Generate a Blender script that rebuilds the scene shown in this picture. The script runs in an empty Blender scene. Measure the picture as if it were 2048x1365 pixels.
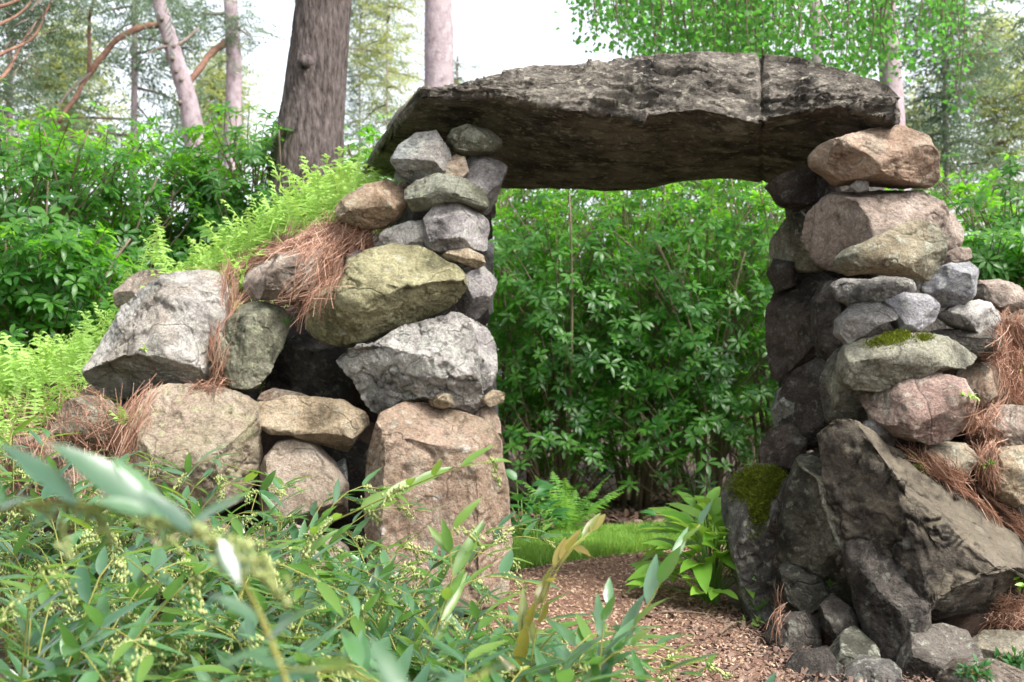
import bpy, math, random
import numpy as np
from mathutils import Vector, Matrix

# ------------------------------------------------------------------ camera, sky, sun, exposure
C = bpy.context.scene
COL = C.collection
FPX = 2400.0
CAMZ = 0.9
PITCH = math.atan((800 - 682.5) / FPX)
cam_d = bpy.data.cameras.new('camera')
cam = bpy.data.objects.new('camera', cam_d)
COL.objects.link(cam)
cam.location = (0, 0, CAMZ)
cam.rotation_euler = (math.pi / 2 + PITCH, 0, 0)
cam_d.sensor_width = 36.0
cam_d.lens = FPX / 2048 * 36.0
cam_d.clip_start = 0.05
cam_d.clip_end = 600
cam_d.dof.use_dof = True
cam_d.dof.focus_distance = 3.9
cam_d.dof.aperture_fstop = 4.8
C.camera = cam

SUN_EL, SUN_AZ = 52, 132          # azimuth clockwise from +Y (behind the camera, to its right)
w = bpy.data.worlds.new('World')
C.world = w
w.use_nodes = True
nt = w.node_tree
nt.nodes.clear()
sky = nt.nodes.new('ShaderNodeTexSky')
sky.sky_type = 'NISHITA'
sky.sun_disc = False
sky.sun_elevation = math.radians(SUN_EL)
sky.sun_rotation = math.radians(SUN_AZ)
sky.air_density = 1.0
sky.dust_density = 4.0
sky.ozone_density = 1.0
hs = nt.nodes.new('ShaderNodeHueSaturation')
hs.inputs['Saturation'].default_value = 0.3
bg = nt.nodes.new('ShaderNodeBackground')
bg.inputs['Strength'].default_value = 0.14
wo = nt.nodes.new('ShaderNodeOutputWorld')
nt.links.new(sky.outputs[0], hs.inputs['Color'])
nt.links.new(hs.outputs[0], bg.inputs['Color'])
nt.links.new(bg.outputs[0], wo.inputs[0])

sun_d = bpy.data.lights.new('sun', 'SUN')
sun_d.energy = 1.5
sun_d.angle = math.radians(12)
sun_d.color = (1.0, 0.96, 0.9)
sun = bpy.data.objects.new('sun', sun_d)
COL.objects.link(sun)
sdir = Vector((math.sin(math.radians(SUN_AZ)) * math.cos(math.radians(SUN_EL)),
               math.cos(math.radians(SUN_AZ)) * math.cos(math.radians(SUN_EL)),
               math.sin(math.radians(SUN_EL))))
sun.rotation_euler = sdir.to_track_quat('Z', 'Y').to_euler()
sun.location = (3, -4, 9)

C.view_settings.view_transform = 'Standard'
C.view_settings.look = 'None'
C.view_settings.gamma = 1
C.view_settings.use_curve_mapping = False
C.view_settings.exposure = 1.78
C.render.engine = 'CYCLES'
C.cycles.use_denoising = True
C.cycles.max_bounces = 8
C.cycles.diffuse_bounces = 4
C.cycles.glossy_bounces = 2
C.cycles.transmission_bounces = 4
C.cycles.transparent_max_bounces = 4

RNG = np.random.default_rng(11)
random.seed(5)

# ------------------------------------------------------------------ helpers
CT, ST = math.cos(PITCH), math.sin(PITCH)

def P(px, py, D):
    """photo pixel + distance along +Y -> world point"""
    u = (px - 1024) / FPX
    v = (682.5 - py) / FPX
    dy = CT - v * ST
    dz = ST + v * CT
    t = D / dy
    return np.array((u * t, D, CAMZ + dz * t))

def ray(px, py):
    u = (px - 1024) / FPX
    v = (682.5 - py) / FPX
    return Vector((u, CT - v * ST, ST + v * CT)).normalized()

def unit(v):
    v = np.asarray(v, float)
    return v / (np.linalg.norm(v, axis=-1, keepdims=True) + 1e-12)

def _hash(ix, iy, iz, seed):
    h = (ix * 374761393 + iy * 668265263 + iz * 2147483647 + seed * 974711) & 0xFFFFFFFF
    h = ((h ^ (h >> 13)) * 1274126177) & 0xFFFFFFFF
    h = ((h ^ (h >> 16)) * 2246822519) & 0xFFFFFFFF
    return h ^ (h >> 15)

def gnoise(p, seed=0):
    p = np.asarray(p, float)
    i = np.floor(p).astype(np.int64)
    f = p - i
    u = f * f * f * (f * (f * 6 - 15) + 10)
    out = np.zeros(len(p))
    for dx in (0, 1):
        wx = u[:, 0] if dx else 1 - u[:, 0]
        for dy in (0, 1):
            wy = u[:, 1] if dy else 1 - u[:, 1]
            for dz in (0, 1):
                wz = u[:, 2] if dz else 1 - u[:, 2]
                h = _hash(i[:, 0] + dx, i[:, 1] + dy, i[:, 2] + dz, seed)
                gx = ((h & 1023) / 511.5) - 1
                gy = (((h >> 10) & 1023) / 511.5) - 1
                gz = (((h >> 20) & 1023) / 511.5) - 1
                out += wx * wy * wz * (gx * (f[:, 0] - dx) + gy * (f[:, 1] - dy) + gz * (f[:, 2] - dz))
    return out

def fbm(p, octv=4, seed=0, gain=0.5, lac=2.03):
    a, s, o = 1.0, 0.0, 0.0
    p = np.asarray(p, float)
    for k in range(octv):
        o = o + a * gnoise(p * (lac ** k), seed + 17 * k)
        s += a
        a *= gain
    return o / s * 1.6

def mesh_np(name, V, F, mat, smooth=True, var=None):
    V = np.asarray(V, np.float32)
    F = np.asarray(F, np.int32)
    k = F.shape[1]
    me = bpy.data.meshes.new(name)
    me.vertices.add(len(V))
    me.vertices.foreach_set('co', V.ravel())
    me.loops.add(F.size)
    me.loops.foreach_set('vertex_index', F.ravel())
    me.polygons.add(len(F))
    me.polygons.foreach_set('loop_start', np.arange(0, F.size, k, dtype=np.int32))
    me.polygons.foreach_set('use_smooth', np.full(len(F), smooth, dtype=bool))
    if var is not None:
        at = me.attributes.new('var', 'FLOAT', 'POINT')
        at.data.foreach_set('value', np.asarray(var, np.float32))
    if mat is not None:
        me.materials.append(mat)
    me.update(calc_edges=True)
    return me

def link(name, me, parent=None, loc=None):
    o = bpy.data.objects.new(name, me)
    COL.objects.link(o)
    if parent is not None:
        o.parent = parent
    if loc is not None:
        o.location = loc
    return o

def tag(o, label=None, cat=None, group=None, kind=None):
    if label:
        o['label'] = label
    if cat:
        o['category'] = cat
    if group:
        o['group'] = group
    if kind:
        o['kind'] = kind
    return o

def thing(name, label, cat, loc=(0, 0, 0), group=None):
    o = bpy.data.objects.new(name, None)
    o.empty_display_size = 0.1
    COL.objects.link(o)
    o.location = loc
    return tag(o, label, cat, group)

class MB:
    """collects triangle soups into one mesh"""
    def __init__(s):
        s.V, s.F, s.W, s.n = [], [], [], 0
    def add(s, V, F, var=0.0):
        V = np.asarray(V, float)
        s.V.append(V)
        s.F.append(np.asarray(F) + s.n)
        s.W.append(np.full(len(V), var) if np.isscalar(var) else var)
        s.n += len(V)
    def mesh(s, name, mat, smooth=True):
        return mesh_np(name, np.concatenate(s.V), np.concatenate(s.F), mat, smooth, np.concatenate(s.W))
    def build(s, name, mat, parent=None, loc=None, smooth=True):
        if loc is not None:
            s.V = [v - np.asarray(loc) for v in s.V]
        return link(name, s.mesh(name, mat, smooth), parent, loc)

def frame(d, up=(0, 0, 1)):
    d = unit(d)
    up = np.asarray(up, float)
    x = np.cross(d, up)
    if np.linalg.norm(x) < 1e-5:
        x = np.cross(d, (1, 0, 0))
    x = unit(x)
    z = np.cross(x, d)
    return np.stack([x, d, z])       # rows: side, along, normal

def tube(pts, rad, seg=6, cap=True):
    pts = np.asarray(pts, float)
    n = len(pts)
    rad = np.broadcast_to(np.asarray(rad, float), (n,))
    T = unit(np.gradient(pts, axis=0))
    up = np.array((0.13, 0.31, 0.94)) if abs(T[0, 2]) < 0.8 else np.array((0.9, 0.4, 0.1))
    S = unit(np.cross(T, up))
    U = np.cross(S, T)
    a = np.linspace(0, 2 * np.pi, seg, endpoint=False)
    V = (pts[:, None] + rad[:, None, None] * (np.cos(a)[None, :, None] * S[:, None] + np.sin(a)[None, :, None] * U[:, None])).reshape(-1, 3)
    i = np.arange(n - 1)[:, None] * seg
    j = np.arange(seg)[None]
    j2 = (j + 1) % seg
    q = np.stack([i + j, i + j2, i + seg + j2, i + seg + j], -1).reshape(-1, 4)
    F = np.concatenate([q[:, [0, 1, 2]], q[:, [0, 2, 3]]])
    if cap:
        V = np.concatenate([V, pts[:1], pts[-1:]])
        m = n * seg
        jj = np.arange(seg)
        k2 = (jj + 1) % seg
        F = np.concatenate([F, np.stack([k2, jj, np.full(seg, m)], -1),
                            np.stack([(n - 1) * seg + jj, (n - 1) * seg + k2, np.full(seg, m + 1)], -1)])
    return V, F

def bez(a, b, c, n=10):
    t = np.linspace(0, 1, n)[:, None]
    a, b, c = map(lambda v: np.asarray(v, float), (a, b, c))
    return (1 - t) ** 2 * a + 2 * t * (1 - t) * b + t * t * c

def spline(pts, n=30):
    """smooth curve through the points, evenly spaced along its chords"""
    pts = np.asarray(pts, float)
    c = np.concatenate([[0], np.cumsum(np.linalg.norm(np.diff(pts, axis=0), axis=1) + 1e-9)])
    m = np.gradient(pts, c, axis=0)
    x = np.linspace(0, c[-1], n)
    k = np.clip(np.searchsorted(c, x, side='right') - 1, 0, len(pts) - 2)
    h = (c[k + 1] - c[k])[:, None]
    t = (x[:, None] - c[k][:, None]) / h
    return ((2 * t ** 3 - 3 * t ** 2 + 1) * pts[k] + (t ** 3 - 2 * t ** 2 + t) * h * m[k]
            + (-2 * t ** 3 + 3 * t ** 2) * pts[k + 1] + (t ** 3 - t ** 2) * h * m[k + 1])

def leaf_geo(L, W, nseg=5, fold=0.25, curl=0.25, wave=0.0, peak=0.42, sharp=1.0):
    """leaf along +Y, face up +Z; three columns with a folded midrib"""
    t = np.linspace(0, 1, nseg + 1)
    e = math.log(0.5) / math.log(peak)
    wd = W * 0.5 * np.sin(np.pi * t ** e) ** sharp
    y = L * t
    z = -curl * L * t ** 2 + 0.08 * L * t
    V, F = [], []
    for k in range(nseg + 1):
        wz = wave * L * math.sin(k * 2.3)
        V += [(-wd[k], y[k], z[k] + fold * wd[k] + wz), (0, y[k], z[k]), (wd[k], y[k], z[k] + fold * wd[k] - wz)]
    for k in range(nseg):
        a = 3 * k
        for (p, q, r, s) in ((a, a + 1, a + 4, a + 3), (a + 1, a + 2, a + 5, a + 4)):
            if k == 0:
                F += [(q, r, s)] if p == a else [(p, r, s)]
            elif k == nseg - 1:
                F += [(p, q, r)] if p == a else [(p, q, s)]
            else:
                F += [(p, q, r), (p, r, s)]
    return np.array(V, float), np.array(F)

# ------------------------------------------------------------------ materials
def mat_new(name):
    m = bpy.data.materials.new(name)
    m.use_nodes = True
    t = m.node_tree
    t.nodes.clear()
    return m, t, t.nodes, t.links

def N(nodes, typ, **kw):
    n = nodes.new(typ)
    for k, v in kw.items():
        if k in n.inputs:
            n.inputs[k].default_value = v
        else:
            setattr(n, k, v)
    return n

def ramp(nodes, stops):
    r = nodes.new('ShaderNodeValToRGB')
    e = r.color_ramp.elements
    while len(e) < len(stops):
        e.new(0.5)
    for k, (p, c) in enumerate(stops):
        e[k].position = p
        e[k].color = (*c, 1) if len(c) == 3 else c
    return r

def mixc(nodes, links, fac, a, b, mode='MIX'):
    m = nodes.new('ShaderNodeMix')
    m.data_type = 'RGBA'
    m.blend_type = mode
    for s, v in ((m.inputs[0], fac), (m.inputs[6], a), (m.inputs[7], b)):
        if hasattr(v, 'links') or hasattr(v, 'is_output'):
            links.new(v, s)
        elif isinstance(v, (int, float)):
            s.default_value = v
        else:
            s.default_value = (*v, 1)
    return m.outputs[2]

def stone_mat(name, dark, mid, light, lichen=(0.42, 0.44, 0.36), lich=0.4, moss=0.0, spot=0.0, seed=0,
              strata=0.0, stain=0.5, bump=1.0, patch=None, patchf=0.0, lit_top_col=(0.09, 0.12, 0.02)):
    m, t, n, l = mat_new(name)
    tc = N(n, 'ShaderNodeTexCoord')
    mp = N(n, 'ShaderNodeMapping')
    r = random.Random(seed)
    mp.inputs['Location'].default_value = (r.uniform(-9, 9), r.uniform(-9, 9), r.uniform(-9, 9))
    mp.inputs['Rotation'].default_value = (r.uniform(-.5, .5), r.uniform(-.5, .5), r.uniform(-.5, .5))
    if strata:
        mp.inputs['Scale'].default_value = (1, 1 + strata, 1 + strata * 2)
    l.new(tc.outputs['Object'], mp.inputs[0])
    co = mp.outputs[0]
    def noise(scale, detail, rough=0.6, dist=0.0):
        x = N(n, 'ShaderNodeTexNoise', Scale=scale, Detail=detail, Roughness=rough, Distortion=dist)
        l.new(co, x.inputs['Vector'])
        return x.outputs['Fac']
    n1 = noise(4.2, 10, 0.66, 0.4)
    rp = ramp(n, [(0.31, dark), (0.45, mid), (0.60, light)])
    l.new(n1, rp.inputs[0])
    col = rp.outputs[0]
    if patch is not None:
        np_ = noise(2.3, 5, 0.55, 0.3)
        pr = ramp(n, [(0.45, (0, 0, 0)), (0.6, (patchf,) * 3)])
        l.new(np_, pr.inputs[0])
        col = mixc(n, l, pr.outputs[0], col, patch)
    # dark weather stains
    n2 = noise(9, 12, 0.72, 0.9)
    r2 = ramp(n, [(0.36, (stain,) * 3), (0.48, (0, 0, 0))])
    l.new(n2, r2.inputs[0])
    col = mixc(n, l, r2.outputs[0], col, tuple(c * 0.38 for c in dark))
    # thin dark fracture lines
    nc = noise(1.5, 4, 0.5, 0.25)
    rc = ramp(n, [(0.493, (0, 0, 0)), (0.5, (0.3,) * 3), (0.507, (0, 0, 0))])
    l.new(nc, rc.inputs[0])
    col = mixc(n, l, rc.outputs[0], col, tuple(c * 0.3 for c in dark))
    # lichen blotches
    n3 = noise(6.5, 9, 0.62, 0.2)
    r3 = ramp(n, [(0.56, (0, 0, 0)), (0.66, (lich,) * 3)])
    l.new(n3, r3.inputs[0])
    col = mixc(n, l, r3.outputs[0], col, lichen)
    n8 = noise(26, 7, 0.6, 0.3)
    r8 = ramp(n, [(0.57, (0, 0, 0)), (0.63, (min(1, lich * .9 + .1),) * 3)])
    l.new(n8, r8.inputs[0])
    col = mixc(n, l, r8.outputs[0], col, tuple(min(.6, c * 1.12) for c in lichen))
    if spot:
        vs = N(n, 'ShaderNodeTexVoronoi', Scale=7.0)
        l.new(co, vs.inputs['Vector'])
        n4 = noise(30, 4)
        ad = N(n, 'ShaderNodeMath', operation='MULTIPLY_ADD')
        l.new(n4, ad.inputs[0])
        ad.inputs[1].default_value = 0.25
        l.new(vs.outputs['Distance'], ad.inputs[2])
        r5 = ramp(n, [(0.22, (spot,) * 3), (0.30, (0, 0, 0))])
        l.new(ad.outputs[0], r5.inputs[0])
        col = mixc(n, l, r5.outputs[0], col, (0.5, 0.5, 0.46))
    # mineral grain
    n5 = noise(95, 3, 0.7)
    r6 = ramp(n, [(0.3, (0.55,) * 3), (0.5, (1, 1, 1)), (0.72, (1.45,) * 3)])
    l.new(n5, r6.inputs[0])
    col = mixc(n, l, 0.85, col, r6.outputs[0], 'MULTIPLY')
    if moss:  # tint on up-facing faces; paints the lit top of the huge boulder
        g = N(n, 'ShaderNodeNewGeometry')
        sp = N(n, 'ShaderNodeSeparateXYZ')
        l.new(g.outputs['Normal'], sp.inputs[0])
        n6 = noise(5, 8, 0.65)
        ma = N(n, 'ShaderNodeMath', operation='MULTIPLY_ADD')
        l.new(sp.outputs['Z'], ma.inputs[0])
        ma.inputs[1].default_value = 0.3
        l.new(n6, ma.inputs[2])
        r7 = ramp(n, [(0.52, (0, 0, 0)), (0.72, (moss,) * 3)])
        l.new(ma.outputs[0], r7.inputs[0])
        col = mixc(n, l, r7.outputs[0], col, lit_top_col)
    b = N(n, 'ShaderNodeBsdfPrincipled', Roughness=0.88)
    b.inputs['Specular IOR Level'].default_value = 0.25
    l.new(col, b.inputs['Base Color'])
    h1 = noise(13, 14, 0.74, 0.4)
    h2 = noise(120, 4, 0.7)
    hm = N(n, 'ShaderNodeMath', operation='MULTIPLY_ADD')
    l.new(h2, hm.inputs[0])
    hm.inputs[1].default_value = 0.22
    l.new(h1, hm.inputs[2])
    hc = N(n, 'ShaderNodeMath', operation='MULTIPLY_ADD')
    l.new(rc.outputs[0], hc.inputs[0])
    hc.inputs[1].default_value = -0.6
    l.new(hm.outputs[0], hc.inputs[2])
    bp = N(n, 'ShaderNodeBump', Strength=1.0 * bump, Distance=0.045)
    l.new(hc.outputs[0], bp.inputs['Height'])
    l.new(bp.outputs[0], b.inputs['Normal'])
    o = N(n, 'ShaderNodeOutputMaterial')
    l.new(b.outputs[0], o.inputs[0])
    return m

def leaf_mat(name, c1, c2, trans=0.35, tcol=None, rough=0.35, spec=0.5, objvar=True, tip=None, coat=0):
    m, t, n, l = mat_new(name)
    if objvar:
        oi = N(n, 'ShaderNodeObjectInfo')
        at = N(n, 'ShaderNodeAttribute', attribute_name='var')
        ad = N(n, 'ShaderNodeMath', operation='ADD')
        l.new(oi.outputs['Random'], ad.inputs[0])
        l.new(at.outputs['Fac'], ad.inputs[1])
        fr = N(n, 'ShaderNodeMath', operation='FRACT')
        l.new(ad.outputs[0], fr.inputs[0])
        f = fr.outputs[0]
    else:
        at = N(n, 'ShaderNodeAttribute', attribute_name='var')
        f = at.outputs['Fac']
    tc = N(n, 'ShaderNodeTexCoord')
    no = N(n, 'ShaderNodeTexNoise', Scale=18.0, Detail=3.0)
    l.new(tc.outputs['Object'], no.inputs['Vector'])
    mm = N(n, 'ShaderNodeMath', operation='MULTIPLY_ADD')
    l.new(no.outputs['Fac'], mm.inputs[0])
    mm.inputs[1].default_value = 0.35
    mm2 = N(n, 'ShaderNodeMath', operation='SUBTRACT')
    l.new(f, mm2.inputs[0])
    mm2.inputs[1].default_value = 0.17
    l.new(mm2.outputs[0], mm.inputs[2])
    stops = [(0.0, c1), (0.85, c2)]
    if tip:
        stops.append((1.0, tip))
    r = ramp(n, stops)
    l.new(mm.outputs[0], r.inputs[0])
    b = N(n, 'ShaderNodeBsdfPrincipled', Roughness=rough)
    b.inputs['Specular IOR Level'].default_value = spec
    l.new(r.outputs[0], b.inputs['Base Color'])
    if coat:
        b.inputs['Coat Weight'].default_value = coat
        b.inputs['Coat Roughness'].default_value = 0.22
    tr = N(n, 'ShaderNodeBsdfTranslucent')
    if tcol is None:
        tcol = tuple(min(1, x * k) for x, k in zip(c2, (2.0, 1.9, 1.2)))
    tr.inputs['Color'].default_value = (*tcol, 1)
    mx = N(n, 'ShaderNodeMixShader')
    mx.inputs[0].default_value = trans
    l.new(b.outputs[0], mx.inputs[1])
    l.new(tr.outputs[0], mx.inputs[2])
    o = N(n, 'ShaderNodeOutputMaterial')
    l.new(mx.outputs[0], o.inputs[0])
    return m

def plain_mat(name, stops, scale=(20, 20, 20), rough=0.85, bump=0.5, bscale=30, dist=0.01, detail=8, usevar=False):
    m, t, n, l = mat_new(name)
    tc = N(n, 'ShaderNodeTexCoord')
    mp = N(n, 'ShaderNodeMapping')
    mp.inputs['Scale'].default_value = scale
    l.new(tc.outputs['Object'], mp.inputs[0])
    no = N(n, 'ShaderNodeTexNoise', Scale=1.0, Detail=detail, Roughness=0.65)
    l.new(mp.outputs[0], no.inputs['Vector'])
    f = no.outputs['Fac']
    if usevar:
        at = N(n, 'ShaderNodeAttribute', attribute_name='var')
        ad = N(n, 'ShaderNodeMath', operation='MULTIPLY_ADD')
        l.new(f, ad.inputs[0])
        ad.inputs[1].default_value = 0.3
        l.new(at.outputs['Fac'], ad.inputs[2])
        f = ad.outputs[0]
    r = ramp(n, stops)
    l.new(f, r.inputs[0])
    b = N(n, 'ShaderNodeBsdfPrincipled', Roughness=rough)
    b.inputs['Specular IOR Level'].default_value = 0.2
    l.new(r.outputs[0], b.inputs['Base Color'])
    if bump:
        nb = N(n, 'ShaderNodeTexNoise', Scale=bscale / 20.0, Detail=8, Roughness=0.7)
        l.new(mp.outputs[0], nb.inputs['Vector'])
        bp = N(n, 'ShaderNodeBump', Strength=bump, Distance=dist)
        l.new(nb.outputs['Fac'], bp.inputs['Height'])
        l.new(bp.outputs[0], b.inputs['Normal'])
    o = N(n, 'ShaderNodeOutputMaterial')
    l.new(b.outputs[0], o.inputs[0])
    return m

M = {}
M['rhodo'] = leaf_mat('rhododendron_leaf', (0.015, 0.062, 0.016), (0.058, 0.160, 0.024), trans=0.45, tcol=(0.17, 0.52, 0.02), rough=0.40, spec=0.45)
M['rhodo_lit'] = leaf_mat('rhododendron_lit_leaf', (0.035, 0.115, 0.014), (0.080, 0.200, 0.022), trans=0.5, tcol=(0.25, 0.60, 0.03), rough=0.35, spec=0.5)  # brighter copy of the rhododendron leaf, light from above put into its colour
M['shrub'] = leaf_mat('arching_shrub_leaf', (0.017, 0.066, 0.032), (0.068, 0.165, 0.056), trans=0.26, tcol=(0.22, 0.48, 0.07), rough=0.28, spec=0.8, coat=0.65)
M['shrub_new'] = leaf_mat('arching_shrub_young_leaf', (0.06, 0.145, 0.025), (0.115, 0.20, 0.035), trans=0.35, tcol=(0.30, 0.48, 0.05), rough=0.35, spec=0.5)
M['red_leaf'] = leaf_mat('bronze_leaf', (0.10, 0.14, 0.025), (0.20, 0.15, 0.035), trans=0.35, tcol=(0.42, 0.38, 0.06), rough=0.35)
M['hosta'] = leaf_mat('hosta_leaf', (0.11, 0.28, 0.03), (0.22, 0.43, 0.06), trans=0.4, tcol=(0.45, 0.75, 0.08), rough=0.4)
M['darkplant'] = leaf_mat('dark_plant_leaf', (0.02, 0.085, 0.02), (0.04, 0.14, 0.03), trans=0.3, rough=0.4)
M['fern'] = leaf_mat('fern_frond', (0.09, 0.24, 0.04), (0.15, 0.32, 0.07), trans=0.4, rough=0.6, spec=0.2)
M['bankfern'] = leaf_mat('young_fern_frond', (0.24, 0.42, 0.08), (0.42, 0.60, 0.19), trans=0.45, tcol=(0.5, 0.75, 0.15), rough=0.7, spec=0.15)
M['grass'] = leaf_mat('grass_blade', (0.10, 0.235, 0.035), (0.21, 0.35, 0.075), trans=0.4, rough=0.6, spec=0.2)
M['flower'] = leaf_mat('cream_flower', (0.27, 0.33, 0.10), (0.44, 0.48, 0.22), trans=0.3, tcol=(0.55, 0.6, 0.28), rough=0.6, spec=0.2)
M['katsura'] = leaf_mat('bright_tree_leaf', (0.028, 0.095, 0.020), (0.075, 0.19, 0.035), trans=0.5, tcol=(0.16, 0.46, 0.06), rough=0.5, spec=0.3)
M['conifer'] = leaf_mat('conifer_needles', (0.09, 0.15, 0.115), (0.16, 0.22, 0.15), trans=0.35, tcol=(0.24, 0.34, 0.18), rough=0.7, spec=0.2)
M['conifer_y'] = leaf_mat('conifer_young_needles', (0.17, 0.22, 0.09), (0.30, 0.34, 0.14), trans=0.45, tcol=(0.5, 0.55, 0.18), rough=0.7, spec=0.2)
M['moss'] = leaf_mat('moss_tuft', (0.06, 0.085, 0.012), (0.13, 0.16, 0.02), trans=0.3, rough=0.9, spec=0.1, objvar=True)
M['needle'] = plain_mat('dry_pine_needle', [(0.0, (0.11, 0.048, 0.03)), (0.45, (0.32, 0.165, 0.11)), (1.0, (0.58, 0.41, 0.30))], rough=0.6, bump=0, usevar=True)
M['chip'] = plain_mat('wood_chip', [(0.0, (0.07, 0.036, 0.026)), (0.45, (0.27, 0.17, 0.110)), (1.0, (0.56, 0.42, 0.30))], rough=0.8, bump=0, usevar=True)
M['litter'] = plain_mat('dead_leaf', [(0.0, (0.06, 0.035, 0.025)), (0.5, (0.13, 0.08, 0.06)), (1.0, (0.26, 0.19, 0.15))], rough=0.8, bump=0, usevar=True)
M['stem'] = plain_mat('green_stem', [(0.3, (0.16, 0.18, 0.04)), (0.7, (0.26, 0.24, 0.07))], scale=(12, 12, 12), rough=0.5, bump=0)
M['stalk'] = plain_mat('fleshy_green_stalk', [(0.3, (0.10, 0.22, 0.04)), (0.7, (0.17, 0.30, 0.06))], scale=(12, 12, 12), rough=0.5, bump=0)
M['twig'] = plain_mat('shrub_stem_bark', [(0.3, (0.09, 0.065, 0.045)), (0.7, (0.20, 0.155, 0.115))], scale=(14, 14, 6), bump=0.6)
M['redbark'] = plain_mat('red_pine_bark', [(0.3, (0.12, 0.065, 0.048)), (0.7, (0.30, 0.17, 0.12))], scale=(16, 16, 16), bump=0.6)
M['palebark'] = plain_mat('pale_pine_bark', [(0.28, (0.20, 0.155, 0.16)), (0.5, (0.36, 0.29, 0.31)), (0.75, (0.47, 0.40, 0.42))], scale=(14, 14, 9), bump=0.8, dist=0.03)
M['greybranch'] = plain_mat('grey_branch', [(0.3, (0.13, 0.10, 0.085)), (0.7, (0.27, 0.22, 0.19))], scale=(16, 16, 16), bump=0.4)
M['bark'] = plain_mat('furrowed_bark', [(0.32, (0.022, 0.018, 0.017)), (0.46, (0.088, 0.070, 0.064)), (0.60, (0.15, 0.122, 0.115)), (0.76, (0.23, 0.20, 0.195))], scale=(40, 40, 8.5), bump=1.0, bscale=36, dist=0.025, detail=14)
M['soil'] = plain_mat('forest_soil', [(0.3, (0.045, 0.03, 0.022)), (0.55, (0.10, 0.068, 0.052)), (0.75, (0.17, 0.12, 0.095))], scale=(9, 9, 9), bump=1.0, bscale=60, dist=0.03, detail=12)
M['pathbed'] = plain_mat('wood_chip_bed', [(0.3, (0.08, 0.042, 0.03)), (0.5, (0.22, 0.125, 0.09)), (0.72, (0.36, 0.23, 0.17))], scale=(40, 40, 40), bump=1.0, bscale=30, dist=0.02, detail=8)
M['lawnbed'] = plain_mat('lawn_soil', [(0.3, (0.05, 0.11, 0.02)), (0.7, (0.10, 0.19, 0.035))], scale=(30, 30, 30), bump=0.6)

# ------------------------------------------------------------------ ground
def sstep(a, b, x):
    t = np.clip((x - a) / (b - a), 0, 1)
    return t * t * (3 - 2 * t)

def ground_h(x, y):
    x = np.asarray(x, float)
    y = np.asarray(y, float)
    z = -0.10 * sstep(0.4, 1.8, x) * sstep(7.5, 5.5, y)
    # bank behind the left wall
    top = np.interp(x, [-9, -4, -2.6, -2.13, -1.73, -1.36, -0.95, -0.62], [0.95, 0.85, 0.86, 1.05, 1.36, 1.60, 1.84, 1.90])
    side = sstep(-0.42, -0.75, x + 0.0 * y)
    back = sstep(5.62, 5.95, y) * (1 - 0.35 * sstep(7.0, 10.5, y)) * (1 - sstep(11, 15, y) * 0.5)
    z = z + top * side * back
    # shoulder of the bank that wraps round the wall's left end
    z = z + 0.62 * sstep(-1.75, -2.25, x) * sstep(4.7, 5.5, y) * (1 - sstep(5.62, 5.95, y))
    # bank right of and behind the pillar
    z = z + (1.05 * sstep(1.75, 2.5, x) * sstep(4.75, 5.7, y)) * (1 - 0.6 * sstep(6.5, 9, y)) * sstep(9.5, 8, y)
    z = z + 0.35 * sstep(1.75, 2.2, x) * sstep(4.3, 4.8, y) * (1 - sstep(6.5, 9, y))
    z = z + 0.12 * sstep(12, 30, y) + 0.03 * np.sin(x * 1.7 + 0.6) * np.sin(y * 1.3)
    return z

def grid_axis(lo, hi, step, far, n):
    inner = np.arange(lo, hi + 1e-6, step)
    k = np.geomspace(step, far, n)
    return np.concatenate([lo - k[::-1], inner, hi + k])

gx = grid_axis(-6, 5, 0.09, 160, 26)
gy = grid_axis(0, 13, 0.09, 200, 26)
GX, GY = np.meshgrid(gx, gy)
GZ = ground_h(GX, GY) + 0.018 * fbm(np.stack([GX.ravel() * 2.2, GY.ravel() * 2.2, GX.ravel() * 0], -1), 4, 3).reshape(GX.shape)
nx, ny = len(gx), len(gy)
ii = np.arange(ny - 1)[:, None] * nx + np.arange(nx - 1)[None]
Q = np.stack([ii, ii + 1, ii + 1 + nx, ii + nx], -1).reshape(-1, 4)
ground = tag(link('ground', mesh_np('ground', np.stack([GX, GY, GZ], -1).reshape(-1, 3), Q, M['soil'])), 'brown forest floor of soil and leaf litter rising in banks', 'ground', kind='structure')

def gz(x, y):
    return float(ground_h(x, y))

def in_poly(poly, x, y):
    poly = np.asarray(poly, float)
    x = np.asarray(x, float)
    y = np.asarray(y, float)
    c = np.zeros(x.shape, bool)
    j = len(poly) - 1
    for i in range(len(poly)):
        xi, yi = poly[i]
        xj, yj = poly[j]
        cond = ((yi > y) != (yj > y)) & (x < (xj - xi) * (y - yi) / (yj - yi + 1e-12) + xi)
        c ^= cond
        j = i
    return c

PATH = [(-0.35, 0.9), (1.25, 0.9), (1.15, 3.0), (0.98, 4.0), (0.95, 5.0), (1.0, 6.0), (1.3, 6.6), (2.0, 7.0), (3.6, 7.2), (3.6, 7.9), (2.0, 7.8),
        (1.0, 7.35), (0.6, 6.85), (0.3, 6.45), (0.02, 6.15), (-0.2, 5.6), (-0.15, 4.5), (0.0, 3.0)]
LAWN = [(-0.55, 6.35), (-0.1, 6.2), (0.3, 6.5), (0.6, 6.9), (1.0, 7.4), (1.9, 7.85), (2.6, 8.0), (2.5, 8.7), (1.5, 8.75), (0.5, 8.5), (-0.2, 7.9), (-0.7, 7.0)]

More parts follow.
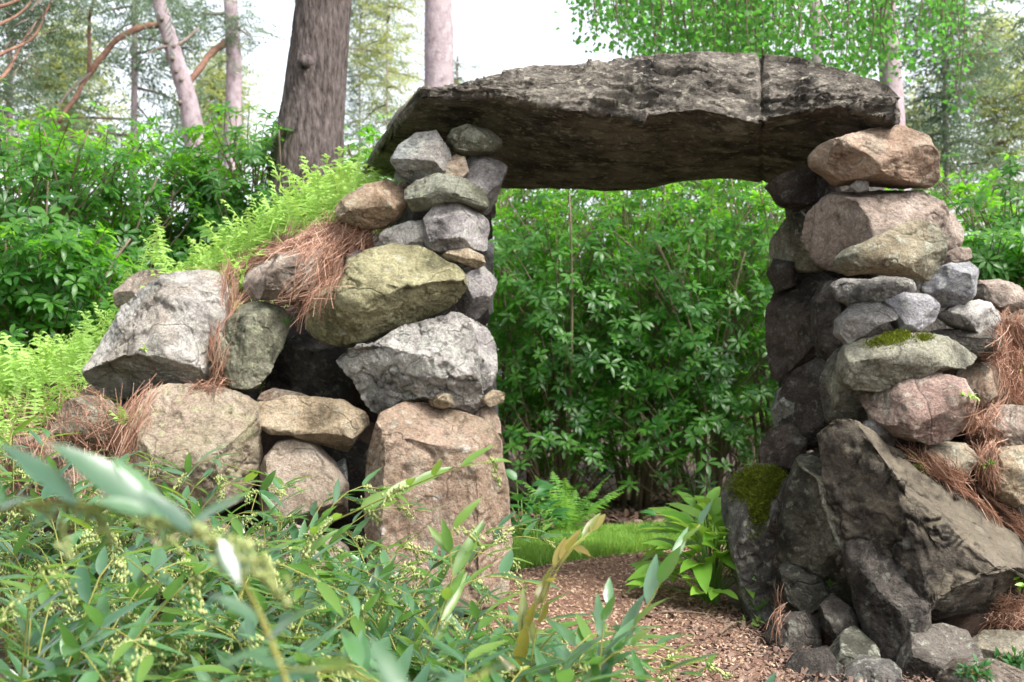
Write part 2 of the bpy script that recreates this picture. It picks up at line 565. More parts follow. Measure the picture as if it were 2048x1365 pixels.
def sheet(name, poly, mat, lift, label, step=0.06):
    poly = np.asarray(poly)
    x0, y0 = poly.min(0)
    x1, y1 = poly.max(0)
    xs = np.arange(x0, x1 + step, step)
    ys = np.arange(y0, y1 + step, step)
    X, Y = np.meshgrid(xs, ys)
    Xn = X + 0.05 * gnoise(np.stack([X.ravel() * 3, Y.ravel() * 3, X.ravel() * 0], -1), 5).reshape(X.shape)
    ok = in_poly(poly, Xn, Y)
    Z = ground_h(X, Y) + 0.018 * fbm(np.stack([X.ravel() * 2.2, Y.ravel() * 2.2, X.ravel() * 0], -1), 4, 3).reshape(X.shape) + lift
    n = len(xs)
    cell = ok[:-1, :-1] & ok[1:, :-1] & ok[:-1, 1:] & ok[1:, 1:]
    i = (np.arange(len(ys) - 1)[:, None] * n + np.arange(n - 1)[None])[cell]
    q = np.stack([i, i + 1, i + 1 + n, i + n], -1)
    used, inv = np.unique(q, return_inverse=True)
    V = np.stack([X, Y, Z], -1).reshape(-1, 3)[used]
    return tag(link(name, mesh_np(name, V, inv.reshape(q.shape), mat)), label, name.replace('_', ' '), kind='structure')

sheet('path', PATH, M['pathbed'], 0.012, 'wood chip path leading through the stone arch')
sheet('lawn', LAWN, M['lawnbed'], 0.008, 'small patch of lawn beside the path behind the arch')

# ------------------------------------------------------------------ stones
def ico(level):
    t = (1 + 5 ** .5) / 2
    V = unit(np.array([(-1, t, 0), (1, t, 0), (-1, -t, 0), (1, -t, 0), (0, -1, t), (0, 1, t), (0, -1, -t), (0, 1, -t),
                       (t, 0, -1), (t, 0, 1), (-t, 0, -1), (-t, 0, 1)], float))
    F = np.array([(0, 11, 5), (0, 5, 1), (0, 1, 7), (0, 7, 10), (0, 10, 11), (1, 5, 9), (5, 11, 4), (11, 10, 2), (10, 7, 6), (7, 1, 8),
                  (3, 9, 4), (3, 4, 2), (3, 2, 6), (3, 6, 8), (3, 8, 9), (4, 9, 5), (2, 4, 11), (6, 2, 10), (8, 6, 7), (9, 8, 1)])
    for _ in range(level):
        E = np.concatenate([F[:, [0, 1]], F[:, [1, 2]], F[:, [2, 0]]])
        Es = np.sort(E, 1)
        u, inv = np.unique(Es, axis=0, return_inverse=True)
        inv = inv.ravel()
        mid = unit(V[u[:, 0]] + V[u[:, 1]]) if True else None
        k = len(F)
        a, b, c = inv[:k] + len(V), inv[k:2 * k] + len(V), inv[2 * k:] + len(V)
        V = np.concatenate([V, mid])
        F = np.concatenate([np.stack([F[:, 0], a, c], -1), np.stack([F[:, 1], b, a], -1), np.stack([F[:, 2], c, b], -1), np.stack([a, b, c], -1)])
    return V, F

ICO = {k: ico(k) for k in (3, 4, 5, 6)}

def vnormals(V, F):
    fn = np.cross(V[F[:, 1]] - V[F[:, 0]], V[F[:, 2]] - V[F[:, 0]])
    n = np.zeros_like(V)
    for k in range(3):
        np.add.at(n, F[:, k], fn)
    return unit(n)

def star_radius(poly, c, ang):
    d = np.stack([np.cos(ang), np.sin(ang)], -1)
    R = np.zeros(len(ang))
    m = len(poly)
    for i in range(m):
        a = poly[i] - c
        b = poly[(i + 1) % m] - c
        e = b - a
        den = d[:, 0] * e[1] - d[:, 1] * e[0]
        den = np.where(np.abs(den) < 1e-12, 1e-12, den)
        t = (a[0] * e[1] - a[1] * e[0]) / den
        s = (a[0] * d[:, 1] - a[1] * d[:, 0]) / den
        ok = (s >= -1e-6) & (s <= 1 + 1e-6) & (t > 0)
        R = np.maximum(R, np.where(ok, t, 0))
    return R

def stone_geo(poly, D, T, seed, planes=(), nrand=8, box=0.5, rough=0.068, strata=0.0, sdir=(0.2, 0.1, 1), crack=0.5, level=None, tilt=0.0):
    rs = np.random.default_rng(seed)
    W3 = np.array([P(px, py, D) for px, py in poly])
    p2 = W3[:, [0, 2]]
    # area centroid
    x, z = p2[:, 0], p2[:, 1]
    x1, z1 = np.roll(x, -1), np.roll(z, -1)
    cr = x * z1 - x1 * z
    A = cr.sum() / 2
    c = np.array([((x + x1) * cr).sum(), ((z + z1) * cr).sum()]) / (6 * A)
    Rm = math.sqrt(abs(A) / math.pi)
    if level is None:
        level = 5 if Rm > 0.105 else 4
    S, F = ICO[level]
    ang = np.arctan2(S[:, 2], S[:, 0])
    rho = np.sqrt(S[:, 0] ** 2 + S[:, 2] ** 2)
    R = star_radius(p2, c, ang)
    s = rho ** box
    # soften the radius function with distance from the rim so the face has no spokes
    Rk = R * s ** 0.35 + Rm * (1 - s ** 0.35)
    dep = np.sign(S[:, 1]) * np.abs(S[:, 1]) ** box
    q = np.stack([s * Rk * np.cos(ang) / Rm, -dep * T / Rm, s * Rk * np.sin(ang) / Rm], -1)   # right, front, up
    allp = [np.array(p, float) for p in planes]
    for _ in range(nrand):
        n = unit(rs.normal(size=3) * np.array((1, 0.4, 1)) + np.array((0, 0.9, 0)))
        allp.append(np.array([*n, rs.uniform(0.60, 0.86)]))
    for _ in range(4):
        n = unit(rs.normal(size=3) * np.array((1, 0.5, 1)) - np.array((0, 0.8, 0)))
        allp.append(np.array([*n, rs.uniform(0.75, 0.95)]))
    for pl in allp:
        n, o = unit(pl[:3]), pl[3]
        h = q @ n
        d = h - o * h.max()
        q = q - np.where(d > 0, d * 0.98, 0)[:, None] * n
    # bring the chiselled outline back to the traced one
    a2 = np.arctan2(q[:, 2], q[:, 0])
    r2 = np.hypot(q[:, 0], q[:, 2])
    nb = 72
    bi = ((a2 + np.pi) / (2 * np.pi) * nb).astype(int) % nb
    sil = np.zeros(nb)
    np.maximum.at(sil, bi, r2)
    want = star_radius(p2, c, (np.arange(nb) + .5) / nb * 2 * np.pi - np.pi) / Rm
    g_ = np.clip(want / np.maximum(sil, 1e-3), .8, 1.6)
    g_ = (np.roll(g_, 1) + 2 * g_ + np.roll(g_, -1)) / 4
    gi = np.interp((a2 + np.pi) / (2 * np.pi) * nb, np.arange(-1, nb + 1) + .5, np.concatenate([g_[-1:], g_, g_[:1]]))
    q[:, [0, 2]] *= (1 + (gi - 1) * np.clip(r2 / np.maximum(sil[bi], 1e-3), 0, 1) ** 2)[:, None]
    V = np.stack([c[0] + q[:, 0] * Rm, D - q[:, 1] * Rm, c[1] + q[:, 2] * Rm], -1)
    F = F[:, [0, 1, 2]]
    nrm = vnormals(V, F)
    if ((V - V.mean(0)) * nrm).sum() < 0:
        F = F[:, ::-1]
        nrm = -nrm
    sp = V + seed * 3.71
    front = 0.35 + 0.65 * np.abs(nrm[:, 1])          # keep the traced outline steadier than the face
    d = rough * Rm * 1.0 * fbm(sp / (Rm * 1.1), 3, seed) + rough * Rm * 0.75 * fbm(sp / (Rm * 0.33), 4, seed + 5, 0.6)
    if crack:
        r = np.abs(fbm(sp / (Rm * 0.9), 4, seed + 31, 0.55))
        d -= crack * 0.075 * Rm * np.exp(-(r / 0.035) ** 2)
        st = fbm(sp / (Rm * 0.55), 3, seed + 77)
        d += rough * Rm * 1.5 * (np.floor(st * 4) / 4 + 0.25 * sstep(0.75, 1.0, st * 4 - np.floor(st * 4)))
        st = fbm(sp / (Rm * 0.24), 3, seed + 78)
        d += rough * Rm * 0.45 * (np.floor(st * 3) / 3 + 0.33 * sstep(0.7, 1.0, st * 3 - np.floor(st * 3)))
    if strata:
        sd = unit(np.array(sdir, float))
        h = sp @ sd
        lay = fbm(np.stack([(h + .25 * Rm * fbm(sp / (Rm * .6), 3, seed + 8)) / (Rm * 0.16), (sp @ np.array([sd[2], 0.2, -sd[0]])) / (Rm * 1.2), sp[:, 1] / (Rm * 1.2)], -1), 4, seed + 9, 0.55)
        d += strata * Rm * 0.055 * np.tanh(lay * 2) * sstep(-.25, .35, fbm(sp / (Rm * .8), 3, seed + 91))
    V = V + nrm * (d * front)[:, None]
    return V, F, Rm

PAL = {
 'grey':   dict(dark=(0.075, 0.07, 0.065), mid=(0.24, 0.228, 0.215), light=(0.42, 0.40, 0.38)),
 'pale':   dict(dark=(0.11, 0.103, 0.095), mid=(0.33, 0.313, 0.29), light=(0.54, 0.515, 0.48)),
 'lav':    dict(dark=(0.10, 0.092, 0.09), mid=(0.29, 0.268, 0.262), light=(0.46, 0.43, 0.42)),
 'tan':    dict(dark=(0.12, 0.09, 0.055), mid=(0.33, 0.258, 0.17), light=(0.47, 0.385, 0.275)),
 'pink':   dict(dark=(0.11, 0.085, 0.068), mid=(0.29, 0.228, 0.185), light=(0.44, 0.36, 0.305)),
 'orange': dict(dark=(0.14, 0.09, 0.06), mid=(0.34, 0.25, 0.18), light=(0.48, 0.39, 0.30)),
 'green':  dict(dark=(0.045, 0.047, 0.034), mid=(0.16, 0.158, 0.11), light=(0.32, 0.31, 0.235)),
 'yellow': dict(dark=(0.07, 0.068, 0.038), mid=(0.225, 0.208, 0.115), light=(0.37, 0.345, 0.21)),
 'blue':   dict(dark=(0.10, 0.11, 0.105), mid=(0.24, 0.25, 0.235), light=(0.36, 0.365, 0.34)),
 'brown':  dict(dark=(0.07, 0.05, 0.036), mid=(0.205, 0.15, 0.108), light=(0.36, 0.275, 0.21)),
 'dark':   dict(dark=(0.018, 0.015, 0.013), mid=(0.048, 0.041, 0.035), light=(0.11, 0.096, 0.083), lich=.1),  # shade of gaps, passage and pillar foot put into the stone colour
 'rust':   dict(dark=(0.022, 0.017, 0.014), mid=(0.060, 0.047, 0.039), light=(0.12, 0.096, 0.08), lich=.1),  # brown stone darkened to carry the shade inside the passage
}

wall = thing('dry_stone_wall', 'dry stacked boulder wall retaining the fern covered bank, left support of the arch', 'stone wall', (-0.9, 5.6, 0))
pillar = thing('stone_pillar', 'tall pillar of stacked rounded stones on a huge dark boulder, right support of the arch', 'stone pillar', (1.5, 5.0, -0.1))
STONES = {}

def stone(key, parent, D, poly, pal, T=1.0, label=None, planes=(), level=None, mat_kw=None, name='boulder', **kw):
    seed = 100 + len(STONES) * 7
    poly = np.array(poly, float)
    poly = poly.mean(0) + (poly - poly.mean(0)) * 1.035
    W3 = np.array([P(px, py, D) for px, py in poly])
    x, z = W3[:, 0], W3[:, 2]
    A = abs((x * np.roll(z, -1) - np.roll(x, -1) * z).sum() / 2)
    Rm = math.sqrt(A / math.pi)
    V, F, Rm = stone_geo(np.array(poly, float), D, T * Rm, seed, planes, level=level, **kw)
    mk = dict(PAL[pal])
    mk.update(mat_kw or {})
    m = stone_mat('%s_stone' % {'lav': 'lilac_grey'}.get(pal, pal), seed=seed, **mk)
    cen = V.mean(0)
    o = link(name, mesh_np(name, V - cen, F, m), parent, Vector(cen) - parent.location)
    if label:
        o['label'] = label
    STONES[key] = o
    return o

GREENLICH = (0.30, 0.32, 0.21)
PALELICH = (0.46, 0.46, 0.40)
L = lambda *a, **k: stone(a[0], wall, *a[1:], **k)
R_ = lambda *a, **k: stone(a[0], pillar, *a[1:], **k)

# ---- left wall
L('L1', 5.42, [(165,745),(178,700),(205,655),(240,605),(290,572),(345,540),(400,538),(440,546),(456,580),(452,640),(442,700),(426,752),(392,772),(330,790),(250,800),(205,798),(172,775)], 'pale', 0.75,
  'big pale grey boulder with sloping face and dark overhanging underside', planes=[(-.15,.45,-.88,.52),(-.55,.55,.62,.66),(.25,.95,.15,.80),(.75,.6,.1,.8)], nrand=3, level=6, strata=.5, sdir=(.55,.1,.8), mat_kw=dict(lich=.25, patch=(.36,.29,.22), patchf=.5))
L('L2', 5.36, [(445,705),(450,655),(470,612),(510,603),(560,614),(582,640),(562,690),(552,730),(532,765),(500,783),(465,780),(443,760)], 'green', 0.8,
  'dark green grey egg shaped boulder', planes=[(.3,.6,.75,.7),(-.6,.8,0,.75)], mat_kw=dict(lichen=GREENLICH, lich=.6))
L('L2b', 5.32, [(408,722),(415,680),(440,662),(458,690),(450,745),(426,762)], 'green', 0.7, mat_kw=dict(lich=.5))
L('L3', 5.38, [(474,572),(480,545),(510,524),(560,506),(640,500),(690,518),(702,556),(672,590),(645,618),(600,612),(540,600),(495,596)], 'pink', 0.8,
  'pinkish slab half covered by dry pine needles', planes=[(0,.5,-.85,.62),(-.1,.6,.8,.7)], strata=.5)
L('L4', 5.5, [(640,495),(655,462),(700,446),(742,462),(745,505),(705,520),(660,518)], 'brown', 0.9)
L('L4b', 5.45, [(680,550),(695,515),(718,496),(738,515),(715,560)], 'lav', 0.8)
L('L5', 5.40, [(668,425),(690,386),(730,365),(780,361),(815,385),(820,406),(795,436),(770,455),(725,459),(690,446)], 'tan', 0.85,
  'rounded tan boulder beside the ferns', planes=[(-.2,.8,.6,.8)], mat_kw=dict(lich=.15, patch=(.36,.22,.15), patchf=.4))
L('L5b', 5.5, [(795,372),(806,362),(824,370),(824,396),(810,400)], 'brown', 0.9)
L('L6', 5.35, [(783,325),(800,295),(835,268),(872,265),(897,298),(908,325),(897,346),(866,362),(832,367),(800,350)], 'blue', 0.8,
  'blue grey angular boulder under the slab end', planes=[(-.1,.95,.3,.72),(.7,.65,.1,.74)], nrand=2, mat_kw=dict(dark=(.09,.10,.10), mid=(.225,.245,.235), light=(.34,.355,.34), patch=(.36,.24,.18), patchf=.25))
L('L6b', 5.34, [(884,345),(893,318),(910,303),(930,314),(938,345),(922,362),(897,362)], 'orange', 0.8)
L('L7', 5.38, [(892,285),(905,262),(935,252),(975,255),(1001,270),(1004,290),(986,308),(950,309),(915,304)], 'green', 0.8,
  'small smooth oval stone wedged under the slab', nrand=3, mat_kw=dict(lich=.5), crack=.2)
L('L8', 5.42, [(922,330),(945,309),(985,316),(1016,335),(1002,370),(992,400),(975,425),(945,422),(925,390),(914,355)], 'lav', 0.9,
  'lilac grey block below the oval stone', planes=[(.6,.7,.1,.78),(-.3,.9,.2,.8)])
L('L9', 5.30, [(812,378),(830,363),(880,350),(930,355),(965,368),(977,410),(962,428),(930,408),(890,406),(850,422),(825,422),(811,400)], 'green', 0.8,
  'green grey wedge with a dark overhang', planes=[(-.1,.5,-.85,.6),(.2,.6,.8,.7)], mat_kw=dict(lichen=GREENLICH, lich=.6, patch=(.27,.29,.25), patchf=.6))
L('L10', 5.32, [(838,470),(850,435),(872,410),(905,397),(942,410),(976,440),(977,470),(972,502),(930,500),(880,506),(848,498)], 'lav', 0.8,
  'light lilac grey boulder with pitted face', planes=[(.1,.9,.4,.75),(-.6,.75,.2,.8)])
L('L10b', 5.36, [(755,475),(775,455),(800,449),(845,438),(860,470),(850,497),(800,496),(770,490)], 'pale', 0.8)
L('L11', 5.27, [(880,513),(900,500),(935,497),(966,510),(971,530),(950,538),(920,526),(895,522)], 'tan', 0.9, 'thin flat tan stone', planes=[(0,.5,-.85,.6)])
L('L12', 5.35, [(905,600),(912,560),(925,535),(965,528),(981,545),(995,562),(990,585),(972,620),(952,640),(925,630)], 'lav', 0.9,
  'pale lilac stone on the inner edge', planes=[(.55,.8,.2,.75)])
L('L13', 5.22, [(594,640),(610,608),(640,578),(686,558),(700,530),(730,504),(780,486),(830,489),(870,508),(912,530),(929,552),(929,592),(905,618),(870,625),(830,645),(790,660),(750,675),(720,684),(670,692),(630,676)], 'yellow', 0.75,
  'large yellow green mossy boulder with shadowed belly', planes=[(.12,.62,.78,.56),(-.35,.75,-.55,.66),(.35,.55,-.75,.60),(-.7,.6,.3,.8)], nrand=2, level=6, mat_kw=dict(lichen=(.36,.34,.19), lich=.6, spot=.4))
L('L14', 5.18, [(669,722),(690,700),(740,690),(790,664),(850,640),(900,626),(935,634),(950,700),(965,790),(952,832),(912,816),(850,797),(800,806),(765,834),(740,820),(715,780),(690,746)], 'pale', 0.72,
  'large pale grey craggy boulder', planes=[(-.1,.7,.7,.66),(-.5,.7,-.5,.68),(.1,.75,-.6,.72)], nrand=3, level=6, rough=.075, crack=.9, strata=.4, sdir=(-.4,.1,.9), mat_kw=dict(lichen=(.40,.42,.36), lich=.5))
L('L14b', 5.25, [(915,660),(935,632),(970,650),(992,690),(996,740),(978,785),(955,795),(940,750),(922,700)], 'lav', 0.9,
  'smooth lilac boulder on the inner edge of the wall', planes=[(.5,.8,.3,.75)])
L('L15', 5.20, [(512,850),(518,806),(580,792),(620,794),(680,800),(730,824),(737,850),(716,872),(690,907),(640,892),(590,872),(545,868)], 'tan', 0.8,
  'angular tan block with a flat broken face', planes=[(-.05,.85,.5,.62),(0,.4,-.9,.64),(.8,.6,0,.8)], nrand=1, mat_kw=dict(lich=.1))
L('L15b', 5.35, [(505,808),(520,788),(545,777),(600,785),(625,797),(600,815),(530,820)], 'brown', 0.9)
L('L16', 5.22, [(522,950),(535,913),(560,885),(590,877),(630,890),(665,925),(692,970),(690,1030),(640,1060),(560,1060),(518,1010)], 'tan', 0.8,
  'smooth rounded beige granite boulder', nrand=2, crack=.1, rough=.03, planes=[(.1,.95,.3,.8)], mat_kw=dict(mid=(.36,.29,.225), light=(.47,.40,.33), lich=.05, stain=.1))
L('L16b', 5.3, [(664,930),(690,916),(697,960),(690,995),(672,960)], 'blue', 1.0)
L('L17', 5.12, [(243,905),(258,830),(290,784),(330,768),(400,770),(460,784),(517,808),(522,850),(517,910),(507,962),(470,1005),(410,1030),(340,1010),(270,970),(238,930)], 'tan', 0.7,
  'wide beige boulder with green tinge at the base of the wall', planes=[(-.05,.85,.5,.66),(-.6,.75,0,.75),(.1,.8,-.55,.75)], nrand=2, level=6, mat_kw=dict(lichen=(.34,.34,.19), lich=.6, mid=(.30,.25,.175), light=(.43,.375,.285), patch=(.36,.265,.215), patchf=.6))
L('L17b', 5.1, [(105,860),(130,812),(165,790),(205,800),(242,835),(246,872),(222,905),(160,900),(118,885)], 'green', 0.8, 'small grey stone at the left foot of the wall', mat_kw=dict(lich=.5))
L('L17c', 5.05, [(0,930),(30,880),(90,870),(130,900),(140,960),(90,1000),(20,1000)], 'brown', 0.8)
L('L17d', 5.0, [(120,960),(160,930),(230,930),(270,980),(250,1040),(160,1050)], 'brown', 0.8)
L('L18', 5.05, [(728,1000),(732,925),(752,862),(768,828),(790,814),(830,804),(880,814),(930,829),(980,850),(1001,882),(1010,950),(1020,1040),(1024,1100),(1016,1175),(960,1215),(850,1225),(760,1215),(735,1110)], 'brown', 0.62,
  'tall upright brown boulder at the inner foot of the wall', planes=[(.0,.99,.05,.66),(-.85,.5,.05,.78),(.75,.66,.05,.74),(.12,.55,.83,.72)], nrand=0, level=6, box=.5, rough=.05, strata=.25, sdir=(.12,.1,1), mat_kw=dict(mid=(.25,.185,.125), light=(.40,.31,.235), lich=.25, spot=.5, patch=(.36,.25,.185), patchf=.5))
L('L19', 5.08, [(855,800),(875,786),(906,788),(910,812),(886,818),(862,812)], 'tan', 1.0, 'small tan chip of stone')
L('L20', 5.15, [(958,800),(985,780),(1011,785),(1006,806),(980,814)], 'tan', 1.0, 'small tan stone jutting from the inner edge')
L('L20b', 5.2, [(945,850),(955,815),(985,810),(1000,845),(1006,885),(970,880)], 'brown', 0.9)
L('L21', 4.95, [(480,1090),(510,1060),(580,1050),(660,1080),(710,1120),(690,1180),(600,1200),(500,1180)], 'pink', 0.7)
L('L21b', 4.95, [(250,1060),(330,1030),(430,1040),(490,1080),(480,1160),(380,1190),(270,1170)], 'brown', 0.7)
L('L22', 5.9, [(225,580),(260,548),(300,538),(335,545),(340,590),(270,620),(228,615)], 'pink', 0.8, 'half hidden pinkish stone among the ferns')
# hearting and back of the wall; gap shade is put into the front stones' colour
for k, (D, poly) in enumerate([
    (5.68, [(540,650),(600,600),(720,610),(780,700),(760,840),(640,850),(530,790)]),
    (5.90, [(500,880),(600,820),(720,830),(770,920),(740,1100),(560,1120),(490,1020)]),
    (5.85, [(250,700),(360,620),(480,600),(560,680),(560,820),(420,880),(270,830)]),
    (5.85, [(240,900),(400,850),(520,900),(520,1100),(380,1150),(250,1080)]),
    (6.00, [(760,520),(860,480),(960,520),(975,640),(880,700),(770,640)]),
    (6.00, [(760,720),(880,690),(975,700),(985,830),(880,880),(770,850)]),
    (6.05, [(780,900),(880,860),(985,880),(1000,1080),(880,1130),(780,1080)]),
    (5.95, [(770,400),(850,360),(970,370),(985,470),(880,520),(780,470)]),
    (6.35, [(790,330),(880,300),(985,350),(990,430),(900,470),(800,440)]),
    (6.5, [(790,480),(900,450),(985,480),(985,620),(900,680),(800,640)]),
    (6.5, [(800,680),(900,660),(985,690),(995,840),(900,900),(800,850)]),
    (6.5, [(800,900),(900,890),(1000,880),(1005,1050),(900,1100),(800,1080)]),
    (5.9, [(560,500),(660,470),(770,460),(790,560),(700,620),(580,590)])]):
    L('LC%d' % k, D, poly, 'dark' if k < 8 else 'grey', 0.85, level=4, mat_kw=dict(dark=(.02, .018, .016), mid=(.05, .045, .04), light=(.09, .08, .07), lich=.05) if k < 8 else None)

# ---- right pillar
R_('R1', 4.92, [(1619,305),(1640,290),(1700,274),(1760,254),(1800,249),(1841,275),(1863,320),(1869,360),(1861,377),(1800,371),(1740,363),(1680,367),(1650,346),(1625,330)], 'orange', 0.9,
   'broad pinkish orange capstone under the right end of the slab', planes=[(.05,.6,.8,.62),(-.5,.7,-.5,.72),(.3,.85,-.45,.70)], nrand=2, mat_kw=dict(lich=.15, patch=(.38,.23,.16), patchf=.4))
R_('R1b', 4.88, [(1700,372),(1712,362),(1735,364),(1738,382),(1715,386)], 'pale', 1.0)
R_('R2', 5.2, [(1536,362),(1560,350),(1620,332),(1670,340),(1690,378),(1655,402),(1600,417),(1560,407)], 'rust', 1.2, 'dark wedge stone under the slab')
R_('R3', 4.98, [(1616,470),(1630,420),(1655,390),(1700,378),(1760,377),(1830,385),(1871,410),(1884,440),(1872,490),(1800,530),(1720,540),(1680,548),(1640,522)], 'pink', 0.9,
   'large pinkish boulder with one dark side', planes=[(-.82,.57,-.05,.62),(.1,.8,.6,.68),(.5,.8,-.1,.78)], nrand=2, mat_kw=dict(lich=.1))
R_('R4', 4.6, [(1671,520),(1685,500),(1740,479),(1790,455),(1830,440),(1866,448),(1883,480),(1881,530),(1856,564),(1820,552),(1760,546),(1700,551),(1678,536)], 'tan', 0.85,
   'long rounded tan stone with green flank', planes=[(-.1,.6,.8,.72),(.5,.7,-.5,.72)], nrand=1, crack=.15, mat_kw=dict(mid=(.29,.25,.17), light=(.42,.37,.26), patch=(.13,.15,.12), patchf=.7))
R_('R5', 5.3, [(1860,430),(1880,416),(1908,430),(1933,470),(1931,496),(1895,510),(1865,500)], 'pink', 1.0, planes=[(.3,.7,.6,.75)])
R_('R6', 5.1, [(1878,517),(1910,497),(1940,494),(1944,516),(1925,532),(1885,534)], 'pink', 1.1)
R_('R7', 4.84, [(1662,566),(1690,555),(1740,560),(1780,542),(1840,565),(1847,582),(1800,594),(1760,612),(1720,622),(1680,600)], 'pale', 0.95,
   'white grey broken stone', planes=[(.1,.55,.83,.6),(-.6,.7,-.35,.7)])
R_('R7b', 4.98, [(1660,600),(1700,590),(1760,580),(1850,575),(1860,620),(1780,640),(1690,640)], 'dark', 1.1)
R_('R8', 4.92, [(1847,576),(1865,545),(1900,527),(1940,525),(1956,550),(1946,590),(1922,612),(1880,613),(1857,597)], 'grey', 0.95,
   'rounded blue grey stone', planes=[(.1,.6,.8,.7),(.8,.5,-.1,.8)], crack=.15, mat_kw=dict(mid=(.27,.27,.285), light=(.42,.42,.43)))
R_('R9', 4.74, [(1674,640),(1710,607),(1760,602),(1792,610),(1788,640),(1740,660),(1695,690),(1672,668)], 'grey', 1.0,
   'flat topped grey stone', planes=[(-.05,.45,.9,.52),(-.1,.8,-.55,.72)], nrand=1)
R_('R9b', 4.78, [(1765,602),(1810,585),(1852,590),(1874,612),(1866,642),(1835,662),(1792,662),(1778,636)], 'grey', 0.95,
   'grey stone with bright upper facet', planes=[(-.1,.55,.8,.6),(.5,.75,-.4,.72)], nrand=1, mat_kw=dict(mid=(.27,.265,.28), light=(.44,.43,.45)))
R_('R10', 4.96, [(1868,630),(1910,610),(1960,599),(2002,620),(2017,642),(1986,668),(1950,668),(1900,652)], 'pale', 1.0, planes=[(.1,.6,.8,.65)])
R_('R11', 5.25, [(1945,580),(1965,560),(2000,558),(2032,575),(2055,610),(2050,650),(1995,620),(1960,610)], 'pink', 0.9)
R_('R11b', 5.15, [(2000,640),(2040,620),(2080,640),(2080,700),(2020,690)], 'orange', 0.9)
R_('R12', 4.98, [(1850,670),(1875,657),(1930,657),(2000,664),(2022,682),(2012,712),(1960,716),(1890,705)], 'dark', 1.0, planes=[(0,.6,.8,.7)], mat_kw=dict(mid=(.15,.145,.125)))
R_('R13', 4.70, [(1680,735),(1690,690),(1730,675),(1800,664),(1880,669),(1945,694),(1962,716),(1930,737),(1860,747),(1800,768),(1750,784),(1702,781),(1682,764)], 'green', 0.75,
   'long flat greenish stone with a moss patch on top', planes=[(.05,.6,.8,.62),(-.1,.8,-.55,.72)], nrand=2, crack=.2, mat_kw=dict(mid=(.21,.20,.155), lich=.3))
R_('R14', 4.98, [(1915,760),(1935,735),(1962,712),(2002,718),(2018,760),(2004,802),(1960,818),(1930,806)], 'orange', 0.9)
R_('R15', 4.66, [(1733,800),(1750,770),(1800,754),(1870,747),(1917,759),(1937,800),(1932,850),(1902,882),(1850,887),(1790,872),(1750,842)], 'pink', 0.8,
   'round pink stone with a dark green lower half', planes=[(-.2,.7,.65,.68),(.3,.7,-.6,.66)], nrand=1, crack=.15, mat_kw=dict(mid=(.32,.215,.18), light=(.46,.34,.29), patch=(.11,.10,.075), patchf=.85))
R_('R16', 4.9, [(1945,850),(1970,825),(2010,810),(2070,815),(2080,870),(2030,900),(1970,890)], 'pink', 0.9)
R_('R17', 4.72, [(1838,905),(1880,882),(1935,888),(1957,915),(1940,965),(1890,962),(1850,935)], 'tan', 0.9, planes=[(0,.6,.8,.7)], mat_kw=dict(mid=(.27,.24,.18)))
R_('R17b', 4.75, [(1960,930),(1990,900),(2070,890),(2085,980),(2030,1020),(1980,985)], 'tan', 0.8, mat_kw=dict(lich=.4))
R_('R17c', 4.7, [(1715,870),(1735,842),(1775,845),(1800,870),(1790,895),(1745,895)], 'grey', 1.0)
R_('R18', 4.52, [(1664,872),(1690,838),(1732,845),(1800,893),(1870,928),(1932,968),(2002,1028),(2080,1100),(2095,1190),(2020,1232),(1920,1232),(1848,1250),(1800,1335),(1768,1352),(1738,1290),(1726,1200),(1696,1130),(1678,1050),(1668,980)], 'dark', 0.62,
   'huge dark angular boulder forming the pillar foot', planes=[(.48,.55,.68,.42),(-.78,.62,-.05,.36),(.25,.45,-.86,.55),(.0,.95,-.3,.80)], nrand=5, level=6, rough=.055, crack=.7, mat_kw=dict(dark=(.018,.015,.013), mid=(.05,.042,.034), light=(.13,.112,.09), lichen=(.26,.22,.155), lich=.25, spot=.2, stain=.8, moss=.5, lit_top_col=(.27,.23,.165)))  # near-black base and tan up-facing tint paint its shaded and lit sides
R_('R18b', 4.50, [(1688,1095),(1730,1080),(1790,1120),(1850,1180),(1848,1245),(1802,1335),(1768,1356),(1738,1295),(1718,1200)], 'dark', 0.8, planes=[(-.75,.65,-.1,.5)], mat_kw=dict(stain=.8))
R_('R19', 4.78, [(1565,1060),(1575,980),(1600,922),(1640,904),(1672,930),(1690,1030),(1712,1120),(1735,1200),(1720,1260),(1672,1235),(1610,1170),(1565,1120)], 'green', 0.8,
   'dark green boulder leaning behind the pillar foot', planes=[(-.75,.65,.0,.5),(-.1,.85,-.5,.6)], mat_kw=dict(dark=(.02,.02,.016), mid=(.06,.058,.042), light=(.14,.138,.10), lich=.15))  # this stone and the next: shade at the pillar foot put into colour
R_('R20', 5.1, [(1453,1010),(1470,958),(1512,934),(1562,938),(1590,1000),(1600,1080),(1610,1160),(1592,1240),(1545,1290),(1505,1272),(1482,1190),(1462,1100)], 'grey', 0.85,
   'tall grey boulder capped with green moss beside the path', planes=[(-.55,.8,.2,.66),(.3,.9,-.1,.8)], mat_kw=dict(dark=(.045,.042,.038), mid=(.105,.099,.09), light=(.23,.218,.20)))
R_('R21', 5.12, [(1522,905),(1540,860),(1580,848),(1612,870),(1598,940),(1570,968),(1532,945)], 'rust', 1.0, 'rust brown stone above the mossy boulder', planes=[(-.85,.5,.1,.4)])
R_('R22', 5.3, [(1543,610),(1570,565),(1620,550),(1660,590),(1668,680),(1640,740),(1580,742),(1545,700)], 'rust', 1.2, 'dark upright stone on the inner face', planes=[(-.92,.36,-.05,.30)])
R_('R23', 5.3, [(1553,475),(1580,430),(1620,415),(1650,470),(1640,545),(1578,540),(1550,505)], 'green', 1.3, planes=[(-.92,.36,-.05,.35)], mat_kw=dict(dark=(.05,.05,.035), mid=(.13,.12,.08)))
